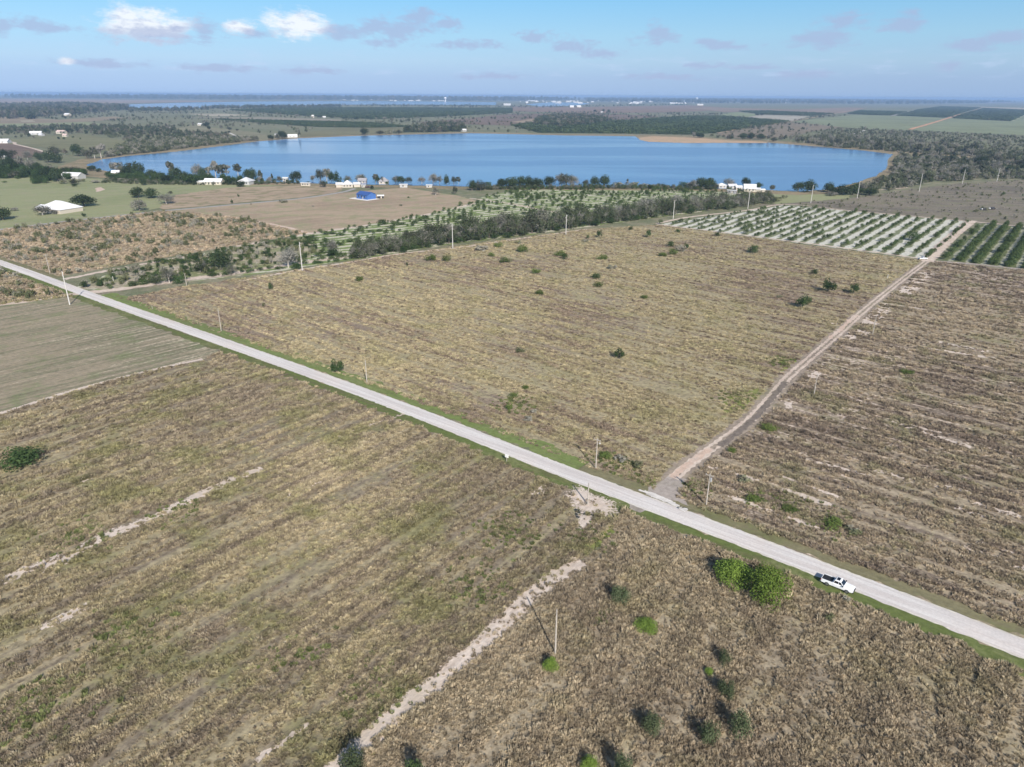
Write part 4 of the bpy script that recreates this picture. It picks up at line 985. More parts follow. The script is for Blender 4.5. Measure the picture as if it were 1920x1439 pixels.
# orchard trees: individual near ones, the rest one mass
def rows(poly, azr, period, gap_, p0):
    a = R(azr); d = np.array([math.sin(a), math.cos(a)]); n = np.array([d[1], -d[0]]); P = np.array(poly) - p0
    U = P @ d; Vv = P @ n; out = []
    for i in range(int(Vv.min() / period) - 1, int(Vv.max() / period) + 2):
        u = U.min()
        while u < U.max():
            q = np.array(p0) + d * u + n * (i * period); out.append(q + RNG.normal(0, .25, 2)); u += gap_
    out = np.array(out)
    return out[in_poly(out, poly)]
cit = []
for q in rows(POLY['O1'], 38, 7.8, 4.3, o1p):
    v_ = mnoise.noise(Vector((q[0] / 14, q[1] / 14, 3)))
    if random.random() < 0.60 + v_ * 1.0: cit.append((q, random.uniform(1.8, 5.2), random.uniform(1.2, 2.6)))
for q in rows(POLY['O2'], 38, 7.8, 3.0, o2p):
    if random.random() < 0.93 and dist_line(q[None], np.array([o2p, o2p + 0.1 * np.ones(2)]))[0] > 2: cit.append((q, random.uniform(3.8, 5.4), random.uniform(2.4, 3.4)))
for q in rows(POLY['O3'], 56, 8.0, 4.6, o3p):
    v_ = mnoise.noise(Vector((q[0] / 30, q[1] / 30, 8)))
    if random.random() < 0.52 + v_ * 1.1: cit.append((q + RNG.normal(0, .7, 2), random.uniform(2.2, 6.4), random.uniform(1.3, 3.0)))
cit.sort(key=lambda c: np.linalg.norm(c[0]) / (c[1] + c[2]) if abs(math.atan2(c[0][0], c[0][1])) < R(37) else 1e6)
for q, w, h in cit[:300]:
    wh_ = 'in the striped sandy orchard left of the orchard lane' if in_poly(q[None], POLY['O1'])[0] else 'in the dense dark orchard rows at the right edge' if in_poly(q[None], POLY['O2'])[0] else 'in the sandy orchard behind the hedgerow'
    bush('citrus', q[0], q[1], w, h, ('large' if w > 4 else 'small' if w < 2.8 else 'mid-sized') + ' round citrus tree ' + wh_, 'citrus trees of the sandy orchard', 'tree', 'citrus_tree')
rest = cit[300:]
if rest:
    scatter('citrus_rows', np.array([q for q, _, _ in rest]), BUSH['citrus'], 0.9, 1.1, 'further rows of round citrus trees in the sandy orchard', scl=np.array([min(w, h * 1.7) * .85 for _, w, h in rest]), cat='orchard', tilt=0.02)
bush('dark', *G(1714, 452), 8, 6.2, 'big dark tree standing among the rows of the right orchard', 'citrus trees of the sandy orchard', 'tree', 'orchard_tree')

# ------------------------------------------------------------------ grass and scrub cover
def tuft_mesh(name, m, seed, n=54, spread=0.40, hgt_=0.8, width=0.10, lean=0.6):
    rng = np.random.default_rng(seed); V = []; F = []
    for i in range(n):
        t = rng.uniform(0, 6.283); r0 = spread * math.sqrt(rng.random()); h = hgt_ * rng.uniform(.55, 1.1)
        b = np.array([math.cos(t) * r0, math.sin(t) * r0, -0.02]); a2 = t + rng.normal(0, .6)
        tip = b + np.array([math.cos(a2) * lean * h, math.sin(a2) * lean * h, h])
        s = rng.uniform(0, 6.283); w = width * rng.uniform(.6, 1.3); sd_ = np.array([math.cos(s) * w, math.sin(s) * w, 0])
        mid = (b + tip) / 2 + np.array([0, 0, h * .12])
        k = len(V); V += [b - sd_ * .5, b + sd_ * .5, mid + sd_ * .55, mid - sd_ * .55, tip]; F += [(k, k + 1, k + 2, k + 3), (k + 3, k + 2, k + 4)]
    return mesh_from(name, V, F, m)

def weed_mesh(name, m, seed, n=55, r=0.42, h=0.7, s=0.09):
    rng = np.random.default_rng(seed); d = rand_dirs(n, rng); d[:, 2] = abs(d[:, 2])
    C = d * rng.uniform(.35, 1, n)[:, None] * [r, r, h]
    V, F = leaf_quads(C, rand_dirs(n, rng), s, rng); return mesh_from(name, V, F, m)

TH = RNG.uniform(R(-47), R(47), 400000)
def polar(n, r0, r1, r00, z0=40.0):
    """points in the land before the camera, thinning with distance beyond r00"""
    out = []
    d = lambda r: np.minimum(1.0, (r00 / r) ** 2)
    r = RNG.uniform(r0, r1, n * 6); keep = RNG.random(n * 6) < (r * d(r)) / (r00 if r1 > r00 else r1)
    r = r[keep][:n]; th = RNG.uniform(R(-48), R(48), len(r))
    return np.stack([r * np.sin(th), r * np.cos(th)], 1), r

P, r = polar(310000, 38, 620, 150)
print('polar', len(P), (r < 150).sum())
tracks = [np.array([G(*p) for p in t_]) for t_ in (TRK_A1, TRK_A2, TRK_B, [(0, 776), (150, 729), (300, 691), (380, 674)])]
dr = dist_line(P, RM); dd_ = dist_line(P, np.array(DIRT))
vn = vnoise(P, 4.0, 3)
ok = (dr > 6.0 + 1.6 * vn) & (dd_ > 2.9 + 0.8 * vn)
for t_ in tracks: ok &= (dist_line(P, t_) > 1.3) | (RNG.random(len(P)) < 0.22)
patch = [G(*p) for p in [(1055, 922), (1082, 908), (1112, 928), (1155, 940), (1168, 964), (1142, 975), (1118, 964), (1100, 985), (1085, 1000), (1075, 960)]]
ok &= ~in_poly(P, patch) | (RNG.random(len(P)) < 0.1)
P, r = P[ok], r[ok]
grow = np.clip((r / 135) ** 0.45, 0.85, 1.75)
for key, sp, name, lab, hs, dens, rowaz in (('A', S_A, 'dry_grass', 'dry straw and olive grass with weeds in the near left field', 0.52, 1.0, 37),
                                    ('B', S_B, 'dry_weeds', 'tall brown weeds and dry grass in the near right field', 0.70, 1.0, 37),
                                    ('C', S_C, 'dry_grass', 'dry tan grass across the big middle field', 0.34, 0.85, 131),
                                    ('D', S_D, 'dry_weeds', 'patchy dry weeds on the sandy right field', 0.50, 0.85, 129)):
    s_ = in_poly(P, POLY[key]) & ~in_poly(P, POLY['E'])
    Q, g_ = P[s_], grow[s_]
    a = R(rowaz)
    uu = Q @ np.array([math.sin(a), math.cos(a)]); vv = Q @ np.array([math.cos(a), -math.sin(a)])
    nz = np.array([1.1 * mnoise.noise(Vector((u_ / 40, v_ / 2.4, 1))) + .45 * mnoise.noise(Vector((u_ / 5, v_ / 5, 7))) for u_, v_ in zip(uu, vv)])
    keep = RNG.random(len(Q)) < np.clip(dens * (0.95 + nz * 0.4 if key == 'B' else 0.74 + nz * 1.3), 0.04, 1)
    Q, g_, nz = Q[keep], g_[keep], nz[keep]
    mt = tuft_mat('blades_' + key, sp)
    dsp = dict(sp); dsp['a'] = tuple(x * 1.0 for x in sp['b']); dsp['b'] = tuple(x * .88 for x in sp['b']); dsp['g'] = tuple(x * .8 for x in sp['g']); dsp['tip'] = sp['a']
    mw = tuft_mat('weeds_' + key, dsp, 1.3)
    pr = [tuft_mesh('tuft', mt, 1 + i, hgt_=hs, spread=.30 + .05 * i) for i in range(7)] + [weed_mesh('weed', mw, 20 + i, h=hs * .95) for i in range(1 if key in 'AC' else 2)]
    scatter(name, Q, pr, 0.50, 1.12, lab, scl=g_ * (0.9 + nz * .5), cat='dry grass')
    if key in 'AB':
        print('tufts', key, len(Q))
# bright grass tufts on the green patches and scattered green weeds
gp = []
for c_ in ((1110, 1010, 5), (1470, 680, 6), (1385, 750, 7), (1212, 905, 4), (1445, 803, 3), (970, 760, 7), (1160, 872, 5), (1480, 950, 5), (1130, 860, 4), (700, 1300, 6), (330, 960, 6), (150, 1000, 8), (60, 1330, 8), (250, 1180, 7), (560, 1230, 5), (900, 1100, 7), (1560, 985, 6), (1420, 935, 5), (1310, 915, 5), (1130, 1160, 3), (960, 1000, 8)):
    p0 = np.array(G(c_[0], c_[1])); n = int(c_[2] ** 2 * 2.2)
    gp.append(p0 + RNG.normal(0, c_[2] * .5, (n, 2)))
gp = np.concatenate(gp); gp = gp[(dist_line(gp, RM) > 6.5) & (dist_line(gp, np.array(DIRT)) > 2.8)]
S_N = dict(S_V, a=(0.19, 0.215, 0.085), b=(0.15, 0.175, 0.07), tip=(0.26, 0.27, 0.12))
mg = tuft_mat('green_blades', S_N, 1.05)
scatter('green_weeds', gp, [tuft_mesh('tuft', mg, 71 + i, hgt_=.6) for i in range(3)] + [weed_mesh('weed', mg, 80, h=.5)], .5, 1.0, 'patches of fresh green weeds in the dry fields', cat='weeds')

# scrub of the left field, the rough field and the lake edges
def in_region(poly, n):
    P = np.array(poly); lo, hi = P.min(0), P.max(0)
    lo = np.maximum(lo, [-9000, 0]); hi = np.minimum(hi, [11000, 26000])
    Q = RNG.uniform(lo, hi, (n, 2)); return Q[in_poly(Q, poly)]
Q = in_region(POLY['F'], 9000)
q2 = np.array([mnoise.noise(Vector((a_ / 34, b_ / 20, 5))) + .5 * mnoise.noise(Vector((a_ / 9, b_ / 9, 2))) for a_, b_ in Q])
Q = Q[(q2 > RNG.normal(0.10, .16, len(Q))) & (dist_line(Q, RM) > 7)]
scatter('scrub', Q, BUSH['scrub'], 1.0, 3.6, 'scrubby shrubs scattered over the brown field on the left', cat='scrub', scl=np.ones(len(Q)))
Q = in_region(POLY['F'], 26000); Q = Q[dist_line(Q, RM) > 7]
S_F2 = dict(S_F); scatter('dry_grass', Q, [tuft_mesh('tuft', tuft_mat('blades_F', S_F2), 5 + i, hgt_=.8) for i in range(3)], .9, 1.6, 'dry brown grass between the shrubs on the left', cat='dry grass', scl=np.ones(len(Q)))
Q = in_region(POLY['RS'], 650)
Q = Q[(dist_line(Q, np.array([G(*p) for p in [(165, 549), (245, 540), (350, 524), (440, 513), (560, 494), (650, 482)]])) > 5) & (dist_line(Q, np.array([G(*p) for p in [(120, 524), (240, 501), (320, 487), (450, 462), (578, 439)]])) > 4)]
scatter('scrub', Q, BUSH['scrub'][:2] + BUSH['dark'][:1], 1.2, 3.6, 'low shrubs on the rough sandy strip beside the left hedgerow trees', cat='scrub', scl=np.ones(len(Q)))
Q = in_region(POLY['R'], 2600)
scatter('scrub', Q, BUSH['scrub'], 0.8, 2.4, 'low scrub dotted over the rough field by the tall poles', cat='scrub', scl=np.ones(len(Q)))
lp = [G(*p) for p in LAKE]
def wood(poly_px, n, s0, s1, lab, protos, name='wood'):
    poly = [G(*p) for p in poly_px]; Q = in_region(poly, n); Q = Q[~in_poly(Q, lp)]
    return scatter(name, Q, protos, s0, s1, lab, cat='wood', scl=np.ones(len(Q)), tilt=0.02)
FARP = [crown_mesh('far_crown', L_FAR, 500 + i, nl=7, nf=110, fs=0.085, z0=-0.03, tightness=0.85) for i in range(4)]
SWP = [crown_mesh('swamp_crown', L_CYP, 520 + i, nl=8, nf=260, fs=0.06, z0=-0.03, tightness=0.7) for i in range(4)]
wood([(1612, 352), (1666, 334), (1680, 318), (1675, 302), (1700, 294), (1925, 306), (2200, 320), (2200, 345), (1925, 338), (1860, 336), (1750, 343), (1690, 354), (1640, 364)], 3800, 2.5, 6.5, 'swampy brush under the trees at the right end of the lake', SWP, 'swamp_brush')
wood([(1500, 262), (1560, 240), (1700, 246), (1860, 253), (2000, 262), (2200, 290), (1880, 290), (1740, 278), (1620, 268)], 3800, 2, 5, 'low grey-green wood behind the far right bank', SWP)
wood([(1500, 264), (1560, 262), (1740, 280), (1880, 292), (1990, 300), (1990, 306), (1880, 299), (1740, 290), (1540, 275)], 2600, 3, 7, 'brush under the trees of the far right bank', SWP, 'brush')
wood([(1000, 236), (1010, 224), (1060, 217.5), (1110, 220), (1145, 228), (1100, 236), (1060, 240)], 2600, 9, 15, 'dark wood beyond the far shore of the lake', FARP)
wood([(756, 249), (790, 240), (830, 234), (865, 236), (875, 247), (800, 248.5)], 900, 8, 14, 'dark wood on the far bank left of centre', FARP)
wood([(-200, 222), (-200, 199), (60, 198), (120, 196), (240, 201), (240, 207), (110, 218), (60, 224)], 7000, 12, 24, 'dark distant wood at the far left', FARP)
wood([(240, 205), (330, 206), (420, 201), (520, 201), (640, 199), (640, 201), (520, 204), (420, 204.5), (330, 209), (240, 210)], 1800, 10, 18, 'dark tree belt in front of the distant lake', FARP)
wood([(200, 296), (240, 270), (330, 262), (470, 262), (480, 263.5), (420, 270), (330, 281), (240, 291)], 2200, 4, 9, 'brushy bank behind the left end of the lake', SWP, 'brush')
wood([(-200, 262), (-200, 239), (60, 238), (180, 236), (330, 240), (330, 248), (430, 250), (400, 262), (250, 268), (215, 258), (150, 250), (60, 252)], 3600, 3, 8, 'low grey-green scrub wood on the far left', FARP)
wood([(190, 344), (215, 336), (300, 341), (420, 343), (560, 344), (560, 346), (400, 348), (280, 347)], 900, 1.5, 4, 'low brush along the near lake shore', BUSH['brushy'], 'brush')
wood([(196, 335), (215, 329), (300, 333), (330, 336), (400, 339), (500, 343), (400, 345), (280, 341), (215, 338)], 700, 4, 7.5, 'dense dark shrubs under the shore trees on the left', BUSH['dark'], 'shore_thicket')
wood([(480, 343), (600, 343), (760, 345), (930, 352), (760, 348), (600, 346)], 170, 3, 6.5, 'patchy thicket along the middle of the near shore', BUSH['dark'], 'shore_thicket')
wood([(60, 344), (85, 334), (160, 324), (165, 328), (120, 340), (75, 346)], 130, 4, 8, 'dark thicket round the long white barn', BUSH['dark'], 'shore_thicket')
wood([(-60, 335), (0, 318), (85, 318), (90, 330), (60, 336)], 300, 4, 9, 'dark thicket under the wood at the left edge', BUSH['dark'], 'shore_thicket')
wood([(880, 353), (1000, 353), (1200, 352), (1340, 354), (1340, 357), (1200, 355), (1000, 356), (890, 357)], 800, 2, 4.5, 'low brush along the near lake shore by the orchard', BUSH['brushy'], 'brush')
wood([(1090, 181), (1300, 184), (1500, 186), (1925, 190), (1925, 192), (1740, 196), (1500, 195), (1280, 194), (1100, 191)], 7000, 20, 44, 'hazy tree cover of the distant town', FARP)
wood([(-300, 177), (0, 178), (400, 182), (1000, 186.5), (1090, 188), (930, 190), (640, 188), (400, 187), (0, 183.5), (-300, 182.5)], 9000, 26, 60, 'hazy distant woods beyond the far water', FARP)
wood([(640, 197.5), (940, 198.5), (1000, 201), (1290, 196), (1290, 197.5), (1000, 203), (640, 200)], 1500, 8, 15, 'thin tree belt beyond the fields', FARP)
# groves: real rows of trees
gq = []
for gpoly in POLY['groves']:
    c_ = np.mean(np.array(gpoly), axis=0); dist = np.linalg.norm(c_); st = 9 if dist < 2500 else 16
    A_ = rows(gpoly, 38, st, st * .6, c_)
    A_ = A_[RNG.random(len(A_)) < 0.9]; gq.append(np.column_stack([A_, np.full(len(A_), st * 0.72)]))
gq = np.concatenate(gq)
if len(gq) > 60000: gq = gq[RNG.choice(len(gq), 60000, replace=False)]
CITF = [crown_mesh('grove_crown', leaf_mat('grove_leaves', (0.052, 0.078, 0.036), (0.080, 0.105, 0.048), scale=0.01), 560 + i, nl=5, nf=60, fs=0.11, z0=-0.03, tightness=0.9) for i in range(3)]
for p_ in CITF: p_.transform(Matrix.Scale(0.55, 4, Vector((0, 0, 1))))
scatter('far_groves', gq[:, :2], CITF, 0.85, 1.15, 'distant citrus groves in dark green blocks', scl=gq[:, 2], cat='orchard', tilt=0.02)
# scattered brush over the middle distance
n_ = 9000
rr = np.sqrt(RNG.uniform(850 ** 2, 4200 ** 2, n_)); th = RNG.uniform(R(-42), R(42), n_)
Q = np.stack([rr * np.sin(th), rr * np.cos(th)], 1)
ex = ~in_poly(Q, lp) & ~in_poly(Q, [G(*p) for p in RIM])
for nm, c_, pts in PARC:
    if nm in ('pasture', 'parcel', 'grove', 'wet_marsh'): ex &= ~in_poly(Q, [G(*p) for p in pts])
for key in 'LHR': ex &= ~in_poly(Q, POLY[key])
ex &= np.array([mnoise.noise(Vector((a_ / 260, b_ / 260, 6))) for a_, b_ in Q]) > RNG.normal(-0.05, .18, n_)
Q = Q[ex]
scatter('far_scrub', Q, SWP[:2] + FARP[:2], 3, 9, 'grey-green scrub dotted over the far country', cat='scrub', scl=np.ones(len(Q)), tilt=0.02)
#@@OBJ
# ------------------------------------------------------------------ poles
m_wood = plain('weathered_pole_wood', (0.40, 0.36, 0.31), 0.9, var=0.15, scale=2)
m_conc = plain('pale_concrete_pole', (0.54, 0.52, 0.49), 0.8, var=0.06, scale=1)
m_metal = plain('galvanised_metal', (0.55, 0.56, 0.57), 0.45, 0.6, var=0.08)
m_ins = plain('grey_insulator', (0.50, 0.48, 0.46), 0.4)
m_dark = plain('black_rubber', (0.02, 0.02, 0.022), 0.7)

def shaft(h, r0, r1):
    mb = MB(); k = 6
    for i in range(k):
        mb.tube((0, 0, h * i / k - (0.1 if i == 0 else 0)), (0, 0, h * (i + 1) / k), r0 + (r1 - r0) * i / k, r0 + (r1 - r0) * (i + 1) / k, 10, cap=(i in (0, k - 1)))
    return mb

def wood_pole(bx, by, ty, label, arm=True, can=False, light=False, rz=0.0, m=None):
    x, y = G(bx, by); h = hgt(bx, by, ty)
    o = empty('utility_pole', (x, y, 0), rz); tag(o, label, 'pole', 'wooden utility poles beside the roads')
    shaft(h, .16, .11).build('shaft', m or m_wood, o)
    mb = MB(); mb.box(-.95, .95, -.17, -.05, h - .55, h - .42) if arm else mb.box(-.05, .05, -.2, -.05, h - .6, h - .1)
    mb.build('crossarm', m_wood, o)
    for sx in ((-.85, .3, .85) if arm else (0.0,)):
        q = MB(); z0 = h - .42 if arm else h
        q.tube((sx, -.11 if arm else 0, z0), (sx, -.11 if arm else 0, z0 + .12), .03, .055, 8); q.tube((sx, -.11 if arm else 0, z0 + .12), (sx, -.11 if arm else 0, z0 + .24), .065, .03, 8)
        q.build('insulator', m_ins, o)
    if can:
        q = MB(); q.tube((.38, 0, h - 1.9), (.38, 0, h - 1.05), .22, .22, 14); q.tube((.38, 0, h - 1.05), (.38, 0, h - .98), .18, .1, 14); q.box(.12, .2, -.06, .06, h - 1.7, h - 1.2)
        q.build('transformer', m_metal, o)
    if light:
        q = MB(); q.tube((0, 0, h - 1.3), (.75, 0, h - 1.05), .035, .03, 8); q.build('lamp_arm', m_metal, o)
        q = MB(); q.tube((.75, 0, h - 1.22), (.75, 0, h - .98), .22, .13, 12); q.build('lamp_head', m_conc, o)
    return o

def tall_pole(bx, by, ty, label, ladder=False):
    x, y = G(bx, by); h = hgt(bx, by, ty)
    o = empty('transmission_pole', (x, y, 0), R(-35)); tag(o, label, 'pole', 'tall pale transmission poles in line')
    shaft(h, .25, .15).build('shaft', m_conc, o)
    for i, (z, s) in enumerate(((h - .7, 1), (h - 2.0, -1), (h - 3.3, 1))):
        q = MB(); q.tube((0, 0, z), (s * .95, 0, z + .25), .055, .04, 8)
        for k in range(4): q.tube((s * (.35 + k * .15), 0, z + .09 + k * .04), (s * (.39 + k * .15), 0, z + .10 + k * .04), .11, .11, 10)
        q.build('insulator', m_ins, o)
    if ladder:
        q = MB(); q.box(-1.3, 1.3, -.30, -.16, h * .42, h * .42 + .3); q.build('crossarm', m_conc, o)
    return o

wood_pole(1041, 1228, 1145, 'nearest grey wooden pole, standing beside the lower sandy track', arm=False)
wood_pole(1102, 947, 906, 'short slim wooden pole on the bare sand patch below the road', arm=False)
wood_pole(1117, 879, 822, 'wooden pole with crossarm and lamp on the far verge near the dirt road', light=True, rz=R(-40))
wood_pole(1324, 948, 888, 'wooden pole with crossarm and transformer in the weeds right of the dirt road', can=True, rz=R(-40))
wood_pole(688, 718, 676, 'wooden pole on the far verge beside the dark roadside tree', arm=False)
wood_pole(415, 621, 580, 'leaning-looking brown wooden pole on the verge of the left paved road', arm=False)
wood_pole(1526, 741, 703, 'thin pale pole in the weeds right of the bend in the dirt road', arm=False)
wood_pole(1636, 628, 592, 'faint thin pole right of the upper dirt road', arm=False)
wood_pole(94, 514, 477, 'thin wooden pole with side arm in the scrub above the left road', rz=R(40))
wood_pole(350, 536, 514, 'pale pole in front of the left hedgerow trees', arm=False)
for args in ((131, 572, 509, 'tall pale pole standing just below the left road crossing'), (567, 508, 454, 'tall pale pole in front of the grey mossy hedgerow tree'),
             (849, 467, 420, 'tall pale pole at the foot of the long hedgerow, middle left'), (1061, 440, 403, 'tall pale pole at the foot of the long hedgerow, centre'),
             (1262, 411, 376, 'tall pale pole at the left tip of the striped orchard'), (1402, 392, 357, 'tall pale pole at the upper edge of the striped orchard near the farmhouse'),
             (1520, 381, 347, 'tall pale pole above the striped orchard beside the round shore tree'), (1607, 372, 340, 'tall pale pole in front of the dark shore trees'),
             (1723, 360, 325, 'tall pale pole in the rough field before the swampy wood'), (1804, 345, 318, 'second tall pale pole from the right edge, in the rough field')):
    tall_pole(*args)
tall_pole(1869, 341, 315, 'rightmost tall pale pole, with a crossarm at mid height', ladder=True)

def post(bx, by, h, label, w=.12, m=None, name='fence_post'):
    x, y = G(bx, by); mb = MB(); mb.box(-w / 2, w / 2, -w / 2, w / 2, -.1, h, taper=.01); mb.box(-w / 2 - .02, w / 2 + .02, -w / 2 - .02, w / 2 + .02, h, h + .05, taper=.03)
    o = mb.build(name, m or m_wood); o.location = (x, y, 0); return tag(o, label, 'post')
post(286, 580, 1.6, 'short wooden post on the verge of the left road', .18)
post(1664, 522, 1.9, 'small white marker post in the grass left of the upper dirt road', .22, m_conc, 'marker_post')
post(213, 528, 2.4, 'short pale post at the left end of the sandy orchard', .2, m_conc, 'marker_post')
# roadside sign box
x, y = G(950, 866)
o = empty('roadside_sign', (x, y, 0), R(-38)); tag(o, 'small white box sign on a wooden post at the near edge of the road', 'sign')
mb = MB(); mb.box(-.06, .06, -.06, .06, -.1, 1.35); mb.build('post', m_wood, o)
mb = MB(); mb.box(-.5, .5, -.10, .10, 1.2, 1.95, taper=.015); mb.box(-.53, .53, -.13, .13, 1.95, 2.0, taper=.02); mb.build('panel', plain('white_panel', (0.8, 0.79, 0.74), .6, var=.04), o, bevel=.01)

# ------------------------------------------------------------------ pickup truck
m_paint = plain('white_car_paint', (0.80, 0.81, 0.82), 0.22, var=0.01, spec=0.6)
m_glass = plain('dark_car_glass', (0.012, 0.014, 0.018), 0.06, var=0.0, spec=0.8)
m_trim = plain('black_trim', (0.025, 0.025, 0.027), 0.6, var=0.02)
m_alloy = plain('grey_alloy', (0.35, 0.35, 0.36), 0.35, 0.8)
m_red = plain('red_lamp', (0.35, 0.02, 0.02), 0.25)
m_lamp = plain('clear_lamp', (0.75, 0.77, 0.8), 0.15)

def loft(mb, secs, mi=0):
    """secs: list of closed rings with equal counts; caps both ends"""
    n = len(secs[0]); vs = [p for s in secs for p in s]
    fs = []
    for i in range(len(secs) - 1):
        for k in range(n): fs.append((i * n + k, i * n + (k + 1) % n, (i + 1) * n + (k + 1) % n, (i + 1) * n + k))
    fs += [tuple(range(n - 1, -1, -1)), tuple(range((len(secs) - 1) * n, len(secs) * n))]
    mb.add(vs, fs, mi)

def pickup(loc, rz, label, paint, scale=1.0, name='pickup_truck'):
    o = empty(name, (loc[0], loc[1], 0.06), rz); o.scale = (scale,) * 3; tag(o, label, 'pickup truck')
    # lower body: cab and bonnet, then bed box
    mb = MB()
    def ring(x, w, z0, z1, sh=.10):
        return [(x, -w + .06, z0), (x, -w, z0 + .15), (x, -w, z1 - sh), (x, -w + sh * .9, z1), (x, w - sh * .9, z1), (x, w, z1 - sh), (x, w, z0 + .15), (x, w - .06, z0)]
    loft(mb, [ring(-.75, 1.0, .42, 1.22), ring(.2, 1.01, .42, 1.20), ring(1.15, 1.01, .42, 1.18), ring(1.45, 1.0, .42, 1.15), ring(2.35, .97, .44, 1.08), ring(2.72, .93, .46, 1.00), ring(2.92, .84, .50, .86)])
    # bed walls
    for s in (-1, 1):
        mb.prism([(-2.85, .50), (-.76, .48), (-.76, 1.20), (-2.85, 1.18)], s * .86, s * 1.0)
    mb.box(-2.85, -.76, -.855, .855, .52, .66)
    mb.box(-.90, -.765, -.855, .855, .66, 1.19)
    mb.build('body', paint, o, bevel=.035)
    q = MB(); q.box(-2.93, -2.855, -.93, .93, .55, 1.17); q.build('tailgate', paint, o, bevel=.02)
    # greenhouse pillars and roof
    q = MB()
    def cr(z, x0, x1, w): return [(x0, -w, z), (x1, -w, z), (x1, w, z), (x0, w, z)]
    loft(q, [cr(1.17, -.72, 1.28, .93), cr(1.78, -.55, .55, .76), cr(1.85, -.42, .38, .66)])
    q.build('cab', paint, o, bevel=.03)
    q = MB(); q.box(-.30, .27, -.50, .50, 1.852, 1.868); q.build('sunroof', m_glass, o)
    # glass laid 8 mm proud of the cab faces
    def pane(name, a, b, c, d, off):
        a, b, c, d = map(Vector, (a, b, c, d)); n = (b - a).cross(d - a).normalized()
        if n.dot(Vector(off)) < 0: n = -n
        q = MB(); t = n * .012; vs = [a + t, b + t, c + t, d + t, a - t, b - t, c - t, d - t]
        q.add(vs, [(0, 1, 2, 3), (7, 6, 5, 4), (0, 4, 5, 1), (1, 5, 6, 2), (2, 6, 7, 3), (3, 7, 4, 0)]); q.build(name, m_glass, o)
    pane('windscreen', (1.19, -.84, 1.245), (1.19, .84, 1.245), (.62, .71, 1.725), (.62, -.71, 1.725), (1, 0, 1))
    pane('rear_window', (-.70, -.70, 1.28), (-.70, .70, 1.28), (-.575, .62, 1.70), (-.575, -.62, 1.70), (-1, 0, .3))
    for s in (-1, 1):
        pane('side_window', (-.60, s * .905, 1.26), (.18, s * .905, 1.26), (.18, s * .785, 1.70), (-.48, s * .785, 1.70), (0, s, 0))
        pane('side_window', (.26, s * .905, 1.26), (1.02, s * .905, 1.26), (.55, s * .785, 1.70), (.26, s * .785, 1.70), (0, s, 0))
        q = MB(); q.box(1.0, 1.2, s * 1.03 - .02 if s > 0 else -1.25, 1.25 if s > 0 else -1.01, 1.18, 1.38); q.build('mirror', m_trim, o, bevel=.02)
        q = MB(); q.box(2.62, 2.88, s * .80 - .12, s * .80 + .12, .80, .97); q.build('headlight', m_lamp, o, bevel=.02)
        q = MB(); q.box(-2.945, -2.85, s * .93 - .05, s * .93 + .05, .80, 1.15); q.build('tail_light', m_red, o)
        for xx in (1.85, -1.75):
            wq = MB(); wq.tube((xx, s * .72, .41), (xx, s * 1.015, .41), .41, .41, 22); w_ = wq.build('wheel', m_dark, o)
            rq = MB(); rq.tube((xx, s * 1.016, .41), (xx, s * 1.03, .41), .25, .22, 16); rq.build('rim', m_alloy, w_)
    q = MB(); q.box(-2.80, -.93, -.84, .84, 1.09, 1.13); q.build('bed_black_sheet', m_trim, o)  # flat black sheet across the bed, a little below the side rails
    q = MB(); q.box(2.80, 3.0, -.90, .90, .42, .62); q.build('front_bumper', m_trim, o, bevel=.03)
    q = MB(); q.box(2.90, 2.965, -.58, .58, .64, .90); q.build('grille', m_trim, o, bevel=.01)
    q = MB(); q.box(-3.05, -2.94, -.92, .92, .48, .66); q.build('rear_bumper', m_metal, o, bevel=.03)
    q = MB(); q.box(-2.6, 2.6, -.7, .7, .30, .42); q.build('chassis', m_trim, o)
    return o

a_, b_ = np.array(G(1545, 1094)), np.array(G(1597, 1113)); d_ = b_ - a_
tp = np.array(G(1569, 1103))
ri = int(np.argmin(np.linalg.norm(RM - tp, axis=1))); rdir = RM[min(ri + 1, len(RM) - 1)] - RM[ri - 1]; rdir = rdir / np.linalg.norm(rdir); rn = np.array([-rdir[1], rdir[0]])
if np.dot(rn, tp - RM[ri]) < 0: rn = -rn
along = np.dot(tp - RM[ri], rdir); tp2 = RM[ri] + rdir * along + rn * (ROADW / 2 + 0.75)
pickup(tp2, math.atan2(rdir[1], rdir[0]), 'white crew cab pickup with black bed and dark sunroof parked on the road verge', m_paint, 0.98)
pickup(G(1730, 487), R(10), 'small distant white pickup parked at the gate of the orchard lane', m_paint, 0.86)
pickup(G(690, 352.5), R(8), 'dark maroon pickup parked between the blue building and the white trailer', plain('maroon_paint', (0.07, 0.02, 0.022), .3), 1.0)

# ------------------------------------------------------------------ buildings
m_wallw = plain('white_wall', (0.62, 0.61, 0.58), 0.8, var=0.05, scale=.6)
m_roofw = plain('white_metal_roof', (0.72, 0.72, 0.72), 0.45, var=0.03, scale=.5)
m_wallt = plain('tan_wall', (0.48, 0.43, 0.36), 0.85, var=0.08)
m_roofg = plain('grey_shingles', (0.30, 0.29, 0.30), 0.9, var=0.1, scale=.7)
m_roofp = plain('pinkish_roof', (0.55, 0.42, 0.38), 0.8, var=0.08)
m_blue = plain('blue_sheet_metal', (0.06, 0.14, 0.36), 0.5, var=0.08, scale=.5)
m_blue2 = plain('blue_roof_metal', (0.045, 0.10, 0.29), 0.45, var=0.06, scale=.5)
m_win = plain('house_glass', (0.04, 0.05, 0.06), 0.12, spec=.7, var=0)
m_slab = plain('concrete_slab', (0.72, 0.70, 0.66), 0.9, var=0.06, scale=.3)

